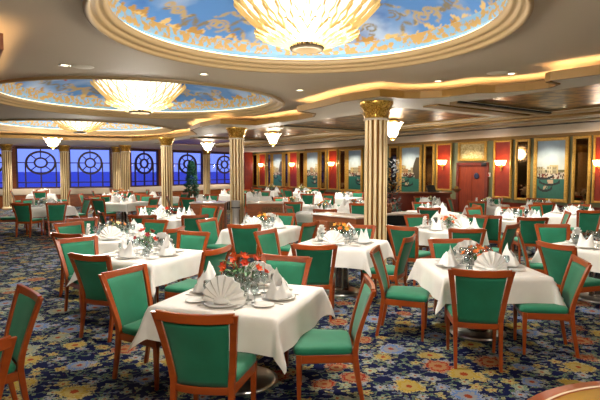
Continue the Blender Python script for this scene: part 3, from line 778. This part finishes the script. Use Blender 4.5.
# ------------------------------------------------------------------ dining chairs
def yb(z):        # rear post line
    return -.215 if z <= .46 else -.215-.13*((z-.46)/.47)**1.25
def xb(z): return .2 if z <= .46 else .2+.06*((z-.46)/.47)
def chair_maker():
    t = empty('dining_chair')
    # cushion
    b = MB(); nx, ny = 12, 12; top = []
    def pt(u, v, z):
        w = .255-.04*(1-v)/2*1.0; x = u*w; y = -.2+.46*(v+1)/2; return x, y
    ring = []
    N = 40
    for z, k in ((.425, .97), (.44, 1.0), (.462, 1.0), (.478, .965), (.487, .88), (.492, .6), (.494, .25)):
        r_ = []
        for j in range(N):
            a = 2*PI*j/N; c, s = math.cos(a), math.sin(a); e = .22
            u = math.copysign(abs(c)**e, c); v = math.copysign(abs(s)**e, s)
            x, y = pt(u*k, v*k, z); r_.append((x, y, z))
        ring.append(r_)
    b.rings(ring, 0, True).build('seat', 'green', t)
    f = MB()
    f.sweep([(-.235, .22, .395), (.235, .22, .395)], (.025, .065), axes='yz')
    f.sweep([(-.2, -.2, .395), (.2, -.2, .395)], (.025, .065), axes='yz')
    for sx in (-1, 1): f.sweep([(sx*.2, -.2, .395), (sx*.232, .22, .395)], (.025, .065), axes='xz')
    f.build('seat_frame', 'wood', t)
    for sx in (-1, 1):
        MB().sweep([(sx*.222, .212, 0), (sx*.225, .215, .25), (sx*.226, .215, .428)], [(.026, .026), (.036, .036), (.044, .042)]).build('leg', 'wood', t)
    for sx in (-1, 1):
        p = [(sx*.198, -.285, 0), (sx*.2, -.24, .24), (sx*.2, yb(.46), .44)]+[(sx*xb(z), yb(z), z) for z in (.52, .6, .7, .8, .88, .935)]
        sz = [(.028, .032), (.034, .038), (.042, .042), (.042, .038), (.042, .034), (.044, .032), (.046, .03), (.05, .028), (.054, .026)]
        MB().sweep(p, sz).build('rear_leg', 'wood', t)
    def back(u, z, dy=0, curve=.03): return (u*xb(z), yb(z)-curve*(1-u*u)+dy, z)
    MB().sweep([back(u, .905+.012*u*u) for u in [x/6 for x in range(-6, 7)]], (.028, .062), axes='yz', smooth=False).build('top_rail', 'wood', t)
    MB().sweep([back(u, .398) for u in [x/4 for x in range(-4, 5)]], (.026, .05), axes='yz').build('bottom_rail', 'wood', t)
    b = MB(); U = [x/10 for x in range(-10, 11)]; Z = [.422+.458*i/10 for i in range(11)]
    def puff(u, i): return .006+.014*(1-u**4)*(1-((i-5)/5)**4)
    fr = [[back(u*.87, Z[i], puff(u, i)) for u in U] for i in range(11)]; bk = [[back(u*.87, Z[i], -.6*puff(u, i)) for u in U] for i in range(11)]
    b.rings(fr, 0, True, False, False); b.rings([list(reversed(r_)) for r_ in bk], 0, True, False, False)
    for A in ((0,), (10,)):
        i = A[0]; b.rings([fr[i], bk[i]], 0, False, False, False)
    for j in (0, 20): b.rings([[r_[j] for r_ in fr], [r_[j] for r_ in bk]], 0, False, False, False)
    b.build('backrest', 'green', t)
    return t
PCH = Proto(chair_maker)
NCH = 0
def chair_at_rail(rx, ry, fx, fy, label):
    """rx, ry: ground point under the middle of the top rail; f: facing"""
    d = Vector((fx, fy)).normalized(); o = PCH.get()
    o.location = (rx+d.x*.36, ry+d.y*.36, 0); o.rotation_euler = (0, 0, math.atan2(d.y, d.x)-PI/2)
    tag(o, label, 'chair', 'green upholstered dining chairs'); return o

# ------------------------------------------------------------------ tables and cloths
def table_maker(r, square):
    def mk():
        t = empty('dining_table')
        if square: MB().box(-r, r, -r, r, .715, .748, bev=.008).build('tabletop', 'wood', t)
        else: MB().lathe([(.001, .715), (r, .715), (r, .748), (.001, .748)], 40).build('tabletop', 'wood', t)
        b = MB(); n = 10
        MB().lathe([(.05, .03), (.115, .04), (.105, .1), (.1, .68), (.13, .715), (.05, .715)], 20).build('pedestal', 'darksteel', t)
        for k in range(6):
            a = 2*PI*k/6; MB().tube([(.107*math.cos(a), .107*math.sin(a), .08), (.107*math.cos(a), .107*math.sin(a), .7)], .012, 6).build('rib', 'steel', t)
        MB().lathe([(.001, 0), (.3, 0), (.31, .015), (.27, .035), (.05, .05)], 32).build('base_plate', 'steel', t)
        return t
    return mk
def cloth_maker(r, square, over, seed):
    def mk():
        b = MB(); rg = random.Random(seed)
        if square:
            n = 44; W = r+over; g = []
            ph = [rg.uniform(0, 6) for _ in range(4)]
            for j in range(n+1):
                row = []
                for i in range(n+1):
                    s = -W+2*W*i/n; q = -W+2*W*j/n
                    cs, cq = max(-r, min(r, s)), max(-r, min(r, q)); a, c = s-cs, q-cq; L = math.hypot(a, c)
                    if L < 1e-6: row.append((s, q, .757)); continue
                    dx, dy = a/L, c/L; corner = min(abs(a), abs(c))/L*1.414
                    along = q if abs(a) > abs(c) else s
                    fold = .012*math.sin(along*13+ph[0 if a > 0 else 1 if abs(a) > abs(c) else 2])*(L/over)
                    flare = .03*min(L/.05, 1)**.5*.6+L*(.1+.3*corner)+fold
                    # cloth folds inward beside each corner so it falls as a pointed drape
                    row.append((cs+dx*flare, cq+dy*flare, .757-min(L, .012)*.2-max(L-.004, 0)*(.985-.06*corner)))
                g.append(row)
            b.rings(g, 0, True, False, False)
        else:
            nr, na = 12, 96; g = []
            ph = rg.uniform(0, 6)
            for j in range(5): g.append([((r*(j+.01)/5)*math.cos(2*PI*i/na), (r*(j+.01)/5)*math.sin(2*PI*i/na), .757) for i in range(na)])
            for j in range(nr+1):
                L = over*j/nr; row = []
                for i in range(na):
                    a = 2*PI*i/na; rr = r+.012*min(1, j)+L*.06+.03*(L/over)*(math.sin(14*a+ph)+.4*math.sin(23*a))
                    row.append((rr*math.cos(a), rr*math.sin(a), .757-max(L-.006, 0)*.98))
                g.append(row)
            b.rings(g, 0, True, False)
        return b.build('tablecloth', 'cloth', fix=False)
    return mk
TP, CP = {}, {}
# ------------------------------------------------------------------ table ware
def plate_maker():
    return MB().lathe([(.001, .004), (.08, .004), (.09, .008), (.135, .018), (.137, .021), (.132, .022), (.088, .013), (.001, .009)], 28).build('dinner_plate', 'china')
def side_maker():
    return MB().lathe([(.001, .004), (.05, .004), (.085, .013), (.086, .016), (.082, .016), (.05, .008), (.001, .008)], 24).build('bread_plate', 'china')
def fan_maker():
    b = MB(); n = 18; rows_f = []; rows_b = []
    for i in range(n+1):
        a = PI*(-.02+1.04*i/n); sgn = .016 if i % 2 else -.016
        L = .17*(1-.12*abs(math.cos(a))**2)
        def p(s, off): return (math.cos(a)*L*s*1.05, sgn*s+.03*s*s+off-.01, .02+math.sin(a)*L*s*.98+.004)
        rows_f.append([p(s, -.003) for s in (.02, .25, .5, .75, 1)]); rows_b.append([p(s, .003) for s in (.02, .25, .5, .75, 1)])
    b.rings(rows_f, 0, False, False, False); b.rings(rows_b, 0, False, False, False)
    b.rings([[r_[-1] for r_ in rows_f], [r_[-1] for r_ in rows_b]], 0, False, False, False)
    b.lathe([(.001, .02), (.06, .02), (.05, .045), (.001, .05)], 12)
    return b.build('folded_napkin', 'napkin', fix=False)
def mitre_maker():
    b = MB(); N = 32; rows = []
    for k in range(7):
        s = k/6; row = []
        for j in range(N):
            a = 2*PI*j/N; pk = .5+.5*math.cos(2*a); top = .07+.085*pk**.8
            r_ = .098*(1-.35*s)*(1+.05*math.cos(6*a)); rx, ry = r_*(1-.15*s*(1-pk)), r_*.72*(1-.6*s)
            row.append((rx*math.cos(a), ry*math.sin(a), .02+top*s))
        rows.append(row)
    inner = [(p[0]*.72, p[1]*.5, .06) for p in rows[-1]]
    b.rings(rows+[inner], 0, True)
    return b.build('folded_napkin', 'napkin', fix=False)
def cone_maker():
    b = MB()
    for (rot, H0, H1, r0, shift) in ((PI/2, .05, .15, .115, .0), (-PI/2+.5, .035, .1, .095, -.012), (.2, .03, .085, .08, .02)):
        N = 26; rows = []
        for k in range(7):
            s = k/6; row = []
            for j in range(N+1):
                th = -1.95+3.9*j/N; pk = max(0, 1-abs(th)/1.95); H = H0+H1*pk**.85
                r_ = r0*(1-.5*s*(.4+.6*pk))*(1+.06*math.cos(7*th)); a = th+rot
                row.append((r_*math.cos(a)+shift, r_*math.sin(a)*.85-.03*s*math.sin(rot)*pk, .018+H*s))
            rows.append(row)
        back = [[(p[0]*.94, p[1]*.94, p[2]-.002) for p in row] for row in rows]
        b.rings(rows, 0, True, False, False); b.rings(back, 0, True, False, False); b.rings([rows[-1], back[-1]], 0, False, False, False)
    b.lathe([(.001, .018), (.09, .018), (.08, .045), (.04, .075), (.001, .08)], 16)
    return b.build('folded_napkin', 'napkin', fix=False)
def glass_maker(h, r, name):
    def mk():
        p = [(.001, .004), (r*.85, .002), (r*.85, .005), (.006, .012), (.004, h*.45), (r*.55, h*.5), (r*.95, h*.62), (r, h*.75), (r*.86, h), (r*.83, h), (r*.95, h*.75), (r*.9, h*.63), (r*.45, h*.53), (.001, h*.5)]
        return MB().lathe(p, 18).build(name, 'glass')
    return mk
def fork_maker():
    b = MB(); b.sweep([(0, -.1, .003), (0, .02, .004), (0, .045, .006)], [(.012, .003), (.007, .003), (.018, .003)], axes='xz')
    for x in (-.009, -.003, .003, .009): b.box(x-.0016, x+.0016, .04, .095, .004, .007)
    return b.build('fork', 'steel')
def knife_maker():
    b = MB(); b.sweep([(0, -.11, .003), (0, 0, .004), (0, .01, .004), (.003, .1, .003), (-.003, .115, .003)], [(.013, .005), (.01, .005), (.018, .002), (.018, .002), (.006, .002)], axes='xz')
    return b.build('knife', 'steel')
def flower_maker(kind, nb, spread, hgt):
    def mk():
        t = empty('flower_arrangement'); rg = random.Random(len(kind)*7+nb)
        MB().lathe([(.001, 0), (.045, 0), (.05, .05), (.035, .1), (.045, .12), (.04, .12), (.03, .1), (.001, .02)], 16).build('vase', 'glass', t)
        st = MB(); heads = []
        for k in range(nb):
            a = 2.4*k+rg.uniform(-.3, .3); q = spread*math.sqrt((k+.4)/nb); z = hgt*(1-.42*(q/spread)**2)+rg.uniform(-.03, .03)
            hd = Vector((q*math.cos(a), q*math.sin(a), z)); heads.append((hd, a))
            st.tube([(0, 0, .02), (hd.x*.3, hd.y*.3, z*.55), hd-Vector((0, 0, .01))], .003, 5)
        st.build('stems', 'leafg', t)
        lv = MB()
        for k in range(int(nb*2.6)):
            a = rg.uniform(0, 2*PI); q = spread*rg.uniform(.3, 1.15); z = hgt*rg.uniform(.35, .95); c, s = math.cos(a), math.sin(a)
            p0 = Vector((q*.35*c, q*.35*s, z*.75)); p1 = Vector((q*c, q*s, z+rg.uniform(-.08, .03))); w = Vector((-s, c, rg.uniform(-.3, .3)))*.016; m_ = p0.lerp(p1, .5)+Vector((0, 0, .03))
            lv.add([p0, m_+w, p1, m_-w, m_+Vector((0, 0, .004))], [(0, 1, 4), (1, 2, 4), (2, 3, 4), (3, 0, 4)], 0, True)
        tag(lv.build('foliage', 'leafg', t, fix=False), kind='stuff')
        for i, (hd, a) in enumerate(heads):
            b = MB(); R0 = .042 if kind != 'pale' else .035
            nrm = (Vector((math.cos(a), math.sin(a), 0))*.8*min(1, (hd.xy.length/spread)+.2)+Vector((0, 0, .7))).normalized()
            mt = Matrix.Translation(hd) @ nrm.to_track_quat('Z', 'Y').to_matrix().to_4x4()
            for k in range(6):
                ph = 2*PI*k/6; c, s = math.cos(ph), math.sin(ph); w = .017
                pts = [(0, 0, 0), (R0*.5*c-w*s*-1, R0*.5*s+w*c*-1, .022), (R0*c, R0*s, .03+.008*(k % 2)), (R0*.5*c+w*s*-1, R0*.5*s-w*c*-1, .022), (R0*.55*c, R0*.55*s, .016)]
                b.add(pts, [(0, 1, 4), (1, 2, 4), (2, 3, 4), (3, 0, 4)], 0, True)
            b.sphere((0, 0, .018), .012, n=6); b.xf(mt)
            b.build('bloom', 'fl_%s%d' % (kind, i % 2), t, fix=False)
        return t
    return mk
PF = {}
def flowers(kind, nb, spread, h):
    key = (kind, nb, spread, h)
    if key not in PF: PF[key] = Proto(flower_maker(*key))
    return PF[key].get()
PP, PS, PFan, PMit, PCone = Proto(plate_maker), Proto(side_maker), Proto(fan_maker), Proto(mitre_maker), Proto(cone_maker)
PW, PG = Proto(glass_maker(.19, .04, 'wine_glass')), Proto(glass_maker(.155, .036, 'water_glass'))
PL = Proto(glass_maker(.215, .046, 'wine_glass'))
PFk, PKn = Proto(fork_maker), Proto(knife_maker)
TZ = .7585
DIR8 = ['right', 'far-right', 'far', 'far-left', 'left', 'near-left', 'near', 'near-right']
def dir_name(dx, dy, used):
    a = math.atan2(dy, dx); k = round(a/(PI/4)) % 8
    for q in (0, 1, -1, 2, -2, 3, -3, 4):
        n = DIR8[(k+q) % 8]
        if n not in used: used.add(n); return n
    return DIR8[k]

def put(o, x, y, z, rz, label, cat, group):
    o.location = (x, y, z); o.rotation_euler = (0, 0, rz); tag(o, label, cat, group); return o

USED = {}
def dining(key, x, y, rot, shape, r, phrase, flower=None, level=2, nset=4, phase=0., fl=(9, .13, .3), over=.27, skip=()):
    """a laid table; level 2 has the full place settings, 1 fewer pieces, 0 napkins and a glass"""
    sq = shape == 's'; kk = (r, sq)
    if kk not in TP: TP[kk] = Proto(table_maker(r, sq)); 
    ck = (r, sq, over)
    if ck not in CP: CP[ck] = Proto(cloth_maker(r+.004, sq, over, len(CP)+2))
    put(TP[kk].get(), x, y, 0, rot, 'steel pedestal table under the %s' % phrase, 'table', 'dining tables')
    put(CP[ck].get(), x, y, 0, rot, 'white cloth over the %s' % phrase, 'tablecloth', 'white tablecloths')
    used = set(); rg = random.Random(hash(key) % 1000 if False else sum(map(ord, key)))
    for k in range(nset):
        a = rot+phase-PI/2+2*PI*k/nset; c, s = math.cos(a), math.sin(a); side = dir_name(c, s, used)
        q = r-.19; px, py = x+c*q, y+s*q; rz = a+PI/2
        where = 'at the %s place of the %s' % (side, phrase)
        if level >= 1: put(PP.get(), px, py, TZ, 0, 'white plate '+where, 'plate', 'dinner plates')
        nk = (PFan, PMit, PCone)[rg.randint(0, 2)] if level < 2 else ((PFan, PCone)[k % 2] if key == 'front' or key == 'right' else (PFan, PMit, PCone)[(k+len(key)) % 3])
        o = put(nk.get(), px, py, TZ+(.003 if level >= 1 else -.016), rz+rg.uniform(-.25, .25), 'folded napkin '+where, 'napkin', 'folded napkins')
        sc = rg.uniform(1.12, 1.32); o.scale = (sc, sc, sc)
        def off(dx, dy): return x+c*(q-dy)-s*dx, y+s*(q-dy)+c*dx
        gx, gy = off(.13, .2); put(PW.get(), gx, gy, TZ, 0, 'small wine glass '+where, 'glass', 'wine glasses')
        if level >= 1:
            gx, gy = off(.22, .14); put(PG.get(), gx, gy, TZ, 0, 'water glass '+where, 'glass', 'water glasses')
        if level >= 1 and nset < 6:
            gx, gy = off(.04, .23); put(PL.get(), gx, gy, TZ, 0, 'large wine glass '+where, 'glass', 'wine glasses')
        if level >= 2:
            gx, gy = off(-.26, .03); put(PS.get(), gx, gy, TZ, 0, 'bread plate '+where, 'plate', 'bread plates')
            gx, gy = off(-.165, 0); put(PFk.get(), gx, gy, TZ, rz, 'fork '+where, 'fork', 'forks')
            gx, gy = off(.165, 0); put(PKn.get(), gx, gy, TZ, rz, 'knife '+where, 'knife', 'knives')
    if flower:
        put(flowers(flower, *fl), x, y, TZ, rg.uniform(0, 6), '%s flowers in a vase on the %s' % ({'orange': 'red-orange', 'peach': 'peach-orange', 'yellow': 'yellow and orange', 'pale': 'pale', 'red': 'red', 'white': 'white'}[flower], phrase), 'flowers', 'table flowers')
    USED[key] = (x, y, r, phrase, set())

def seat_at(key, rx, ry, fx, fy):
    x, y, r, phrase, used = USED[key]
    n = dir_name(rx-x, ry-y, used)
    chair_at_rail(rx, ry, fx, fy, 'green chair on the %s side of the %s' % (n, phrase))
def seats(key, angles, gap=.67):
    x, y, r, phrase, used = USED[key]
    for a in angles:
        a = R(a); rx, ry = x+math.cos(a)*(r+gap), y+math.sin(a)*(r+gap)
        seat_at(key, rx, ry, -math.cos(a), -math.sin(a))

dining('front', -.5, 4.26, R(-20), 's', .54, 'front table with red-orange lilies', 'orange', 2, 4, 0, (12, .2, .34))
dining('right', 2.0, 5.55, R(1), 's', .54, 'right front table with peach flowers', 'peach', 2, 4, 0, (14, .16, .2))
dining('left', -1.98, 6.4, R(-24), 's', .54, 'left table with red lilies', 'red', 2, 4, 0, (7, .14, .33))
dining('centre', .62, 7.45, R(-25), 's', .54, 'centre table with yellow-orange bouquet', 'yellow', 2, 4, 0, (12, .15, .27))
dining('round', 2.75, 9.2, 0, 'r', .64, 'round table behind the peach flowers', 'peach', 1, 6, R(15), (8, .14, .22))
dining('paleleft', -3.0, 8.1, R(10), 'r', .62, 'round left table with pale bouquet', 'pale', 1, 5, 0, (9, .17, .24))
dining('mid', -.71, 9.4, R(-22), 's', .54, 'square table before the farther column', 'yellow', 1, 4, 0, (9, .14, .25))
dining('bigr', -3.1, 11.5, 0, 'r', .76, 'large round table left of farther column', 'red', 1, 7, 0, (6, .13, .2))
dining('edge', 4.25, 7.05, R(32), 's', .54, 'table cut by the right picture edge', None, 2, 4, 0)
dining('painting', 4.85, 11.1, 0, 'r', .62, 'round table before the largest painting', None, 1, 5, R(20))
dining('rightfar', 6.75, 12.3, R(-35), 's', .58, 'table under the largest painting', None, 1, 4, 0)
dining('farleft', -7.6, 15.0, R(42), 's', .58, 'far left table near the windows', 'pale', 1, 4, 0, (8, .15, .2))
dining('nap', 3.45, 13.0, R(8), 's', .5, 'table before the host counter', None, 0, 4, 0)
dining('host', 4.25, 16.3, 0, 'r', .5, 'small round table close to host counter', 'white', 0, 4, R(45), (6, .1, .2))
dining('door', 5.85, 15.55, R(-30), 's', .54, 'table in front of the red door', 'white', 0, 4, 0, (6, .14, .22))
dining('corner', 7.2, 15.0, 0, 'r', .5, 'round table beside the right wall', None, 0, 4, 0)
dining('behind', .62, 13.3, R(-20), 's', .54, 'table behind the near sideboard', 'yellow', 0, 4, 0, (8, .14, .24))
dining('colr', 1.6, 14.7, R(-30), 's', .54, 'table just left of the nearest column', 'peach', 0, 4, 0, (7, .13, .22))
dining('hang', -.22, 15.6, R(45), 's', .54, 'white table right of the farther column', 'pale', 0, 4, 0, (7, .13, .22))
dining('hang2', .4, 20.5, 0, 'r', .62, 'round table below the middle painting', 'white', 0, 5, 0, (7, .14, .26))
dining('wallr', 1.75, 20.0, R(-35), 's', .54, 'table below first left sconce', 'yellow', 0, 4, 0, (7, .13, .22))
dining('wallf', -1.5, 26.5, R(-35), 's', .54, 'table below the farthest painting', 'white', 0, 4, 0, (9, .2, .34))
dining('wallf2', .1, 24.6, R(-35), 's', .54, 'table below second left sconce', 'white', 0, 4, 0, (9, .2, .34))
dining('treer', -1.95, 20.6, R(-20), 's', .54, 'far table behind the farther column', 'pale', 0, 4, 0, (7, .14, .22))
dining('tree', -3.5, 17.6, R(10), 's', .5, 'table in front of the Christmas tree', None, 0, 4, 0)
dining('tree2', -3.2, 22.5, R(-30), 's', .54, 'table right of the Christmas tree', 'peach', 0, 4, 0, (7, .14, .22))
dining('treel', -5.75, 20.4, R(-20), 's', .54, 'table left of the Christmas tree', None, 0, 4, 0)
dining('winc', -6.0, 17.0, R(-20), 's', .6, 'table before the paired gold columns', 'red', 0, 4, 0, (6, .13, .2))
dining('winb', -7.2, 19.2, R(5), 's', .54, 'table behind the far left table', 'yellow', 0, 4, 0, (7, .14, .22))
dining('wind', -8.1, 22.6, R(30), 's', .54, 'table near the paired gold columns', 'yellow', 0, 4, 0, (7, .14, .22))
dining('wine', -11.7, 22.6, R(25), 's', .54, 'table at the leftmost full window', 'pale', 0, 4, 0, (7, .14, .22))

# chairs seen clearly: ground point below the top rail, facing
seat_at('front', -.665, 3.07, .18, 1.0)
seat_at('front', .57, 3.95, -1, .02)
seat_at('front', -.14, 5.2, -.34, -.94)
seat_at('front', -1.62, 4.52, .9, -.42)
seat_at('left', -.93, 5.7, -.9, .42)
seat_at('left', -2.25, 5.25, .38, .95)
seat_at('left', -2.98, 6.62, .75, -.65)
seat_at('left', -1.55, 7.3, -.4, -.9)
seat_at('paleleft', -3.32, 7.03, .35, .95)
seat_at('paleleft', -3.98, 8.55, .85, -.5)
seat_at('paleleft', -2.62, 9.05, -.35, -.9)
seat_at('paleleft', -1.92, 7.75, -.95, .25)
seat_at('paleleft', -4.1, 9.35, .6, -.8)
seat_at('right', 1.62, 4.42, .2, 1.0)
seat_at('right', 2.84, 4.98, -1, .22)
seat_at('right', .84, 5.66, .93, -.3)
seat_at('right', 1.95, 6.5, .05, -1)
seat_at('centre', .17, 5.97, .08, 1)
seat_at('centre', 1.5, 6.72, -.85, .45)
seat_at('centre', -.53, 7.43, .8, -.5)
seat_at('centre', .98, 8.2, -.4, -.9)
seat_at('mid', -.92, 8.22, .05, 1)
seat_at('mid', .2, 8.6, -.85, .5)
seat_at('mid', -1.74, 9.22, .85, -.5)
seat_at('mid', -.35, 10.5, -.35, -.9)
seat_at('round', 2.56, 7.6, .1, 1)
seat_at('round', 1.62, 7.95, .65, .75)
seat_at('round', 3.5, 10.0, -.65, -.75)
seat_at('round', 2.35, 10.1, .3, -.95)
seat_at('round', 3.55, 8.25, -.7, .65)
seat_at('edge', 3.1, 6.05, .92, .38)
seat_at('edge', 3.22, 7.35, .95, -.4)
seat_at('edge', 4.2, 8.3, -.1, -1)
seat_at('painting', 3.74, 9.95, .6, .75)
seat_at('painting', 4.42, 9.45, .2, 1)
seat_at('painting', 5.8, 10.75, -.95, .3)
seat_at('painting', 4.2, 12.1, .5, -.85)
seat_at('painting', 5.2, 12.2, -.25, -.95)
seat_at('rightfar', 6.5, 11.15, .15, 1)
seat_at('rightfar', 7.4, 13.2, -.5, -.85)
seat_at('rightfar', 6.2, 13.2, .5, -.8)
seat_at('farleft', -7.6, 13.55, .1, 1)
seat_at('farleft', -8.75, 14.2, .75, .5)
seat_at('farleft', -6.75, 13.85, -.6, .8)
seat_at('farleft', -6.75, 15.9, -.65, -.7)
seat_at('farleft', -8.6, 15.9, .7, -.7)
seat_at('bigr', -3.15, 9.95, -.05, 1)
seat_at('bigr', -2.1, 10.0, -.5, .85)
seat_at('bigr', -4.3, 10.7, .8, .5)
seat_at('bigr', -1.85, 11.9, -.95, -.3)
seat_at('bigr', -2.3, 12.7, -.5, -.85)
seat_at('bigr', -3.9, 12.7, .5, -.85)
seat_at('nap', 3.1, 12.0, .25, 1); seats('nap', (180, 0, 90))
seats('door', (150, 235, 60)); seats('host', (90, 180)); seats('corner', (70, 250, 340))
seat_at('behind', .58, 11.5, .02, 1); seat_at('behind', -.3, 12.6, .9, .35)
seat_at('colr', 1.62, 13.6, .0, 1); seats('colr', (60, 330))
seat_at('hang', -.2, 14.2, .0, 1); seats('hang', (20, 110))
seats('hang2', (100, 200, 265)); seats('wallr', (55, 235, 325)); seats('wallf', (55, 145, 235, 325)); seats('wallf2', (55, 145, 235, 325))
seats('treer', (70, 250)); seats('tree', (80, 190, 260)); seats('tree2', (60, 330)); seats('treel', (250, 340))
seats('winc', (70, 160, 250, 340)); seats('winb', (95, 185, 275)); seats('wind', (30, 120, 210, 300)); seats('wine', (25, 115, 205, 295))
# two chairs at the left edge whose table is out of view
chair_at_rail(-2.0, 3.68, -.72, -.69, 'green chair at the left edge, turned away to the left')
chair_at_rail(-1.7, 2.42, -.78, .62, 'green chair at the bottom left corner of the picture')
chair_at_rail(-4.95, 11.3, .5, -.86, 'lone green chair in the aisle left of the large round table') if False else None

# ------------------------------------------------------------------ lights
def lamp(kind, name, loc, power, col, size=.1, rot=None, **kw):
    l = bpy.data.lights.new(name, kind); l.energy = power; l.color = col
    if kind == 'POINT': l.shadow_soft_size = size
    if kind == 'AREA': l.shape = 'DISK'; l.size = size
    if kind == 'SPOT': l.shadow_soft_size = size; l.spot_size = kw.get('cone', R(100)); l.spot_blend = .7
    o = link(bpy.data.objects.new(name, l)); o.location = loc
    if rot: o.rotation_euler = rot
    return o
WARM = (1., .93, .83)
for (x, y, p) in ((.07, 5.2, 200), (-3.3, 10.4, 260), (-7.3, 17.2, 260)):
    lamp('POINT', 'chandelier_light', (x, y, 2.86), p, WARM, .3)
for (x, y) in ((-3.2, 6.89), (-1.43, 7.52), (0, 9), (2.21, 8.1), (3.12, 7.48)):
    lamp('SPOT', 'spot_light', (x, y, ZM-.03), 150, WARM, .05, (0, 0, 0))
for (x, y) in ((5.08, 9.7), (3.26, 11.7), (5.12, 14.4), (6.56, 11.51), (.49, 16.4), (1.2, 18.9), (1.58, 19.8), (-1, 24), (-3.5, 23), (-9.5, 21.5), (8.6, 9.6), (-13, 20), (-12.3, 23.2), (-15.6, 21.6), (-8.2, 24.8), (-6.2, 27.6), (-4.4, 31)):  # the window-end spots have no fixture, added to brighten the ledge there
    lamp('SPOT', 'spot_light', (x, y, ZS-.03), 230, WARM, .05, (0, 0, 0), cone=R(125))
# picture washers along the wall
for s in (1.44, 4.6, 7.8, 11.56, 15.2, 18.89):
    p = WP+WU*s-WN*1.1
    lamp('SPOT', 'picture_light', (p.x, p.y, ZS-.03), 130, (1, .86, .66), .05, (R(25), 0, math.atan2(WN.y, WN.x)-PI/2), cone=R(95))
for q, z in SC:
    p = WP+WU*q-WN*.42
    lamp('POINT', 'sconce_light', (p.x, p.y, z+.05), 14, WARM, .08)
for x, y in PEND:
    lamp('POINT', 'lantern_light', (x, y, 2.35), 70, WARM, .15)
# unseen fill lamps without fixtures, added near the camera to brighten the foreground
for (x, y, p) in ((.9, .4, 150), (-4.5, 1.5, 80), (4.6, 1.8, 80)):
    lamp('POINT', 'fill_light', (x, y, 2.8), p, WARM, .3)

# ------------------------------------------------------------------ world: dusk sky over the sea
w = bpy.data.worlds.new('dusk'); S.world = w; w.use_nodes = True; nt = w.node_tree
bg = nt.nodes['Background']; tc = nt.nodes.new('ShaderNodeTexCoord'); sp = nt.nodes.new('ShaderNodeSeparateXYZ'); cr = nt.nodes.new('ShaderNodeValToRGB')
nt.links.new(tc.outputs['Generated'], sp.inputs[0]); nt.links.new(sp.outputs[2], cr.inputs[0]); nt.links.new(cr.outputs[0], bg.inputs[0])
e = cr.color_ramp.elements; e[0].position = 0; e[0].color = (*lin((112, 134, 232)), 1); e[1].position = .12; e[1].color = (*lin((120, 144, 244)), 1)
n = e.new(.5); n.color = (*lin((60, 84, 190)), 1)
bg.inputs[1].default_value = 1.2

# ------------------------------------------------------------------ camera and view
cd = bpy.data.cameras.new('camera'); cam = link(bpy.data.objects.new('camera', cd)); S.camera = cam
cam.location = (0, 0, 1.83); cam.rotation_euler = (PI/2-math.atan(29.5/500), 0, 0); cd.sensor_width = 36; cd.lens = 30; cd.clip_end = 8000; cd.clip_start = .05
vs = S.view_settings; vs.view_transform = 'Standard'; vs.look = 'None'; vs.exposure = .62; vs.gamma = 1; vs.use_curve_mapping = False
S.cycles.use_denoising = True
S.cycles.max_bounces = 8; S.cycles.diffuse_bounces = 4; S.cycles.transparent_max_bounces = 24; S.cycles.sample_clamp_indirect = 6
S.cycles.caustics_reflective = False; S.cycles.caustics_refractive = False
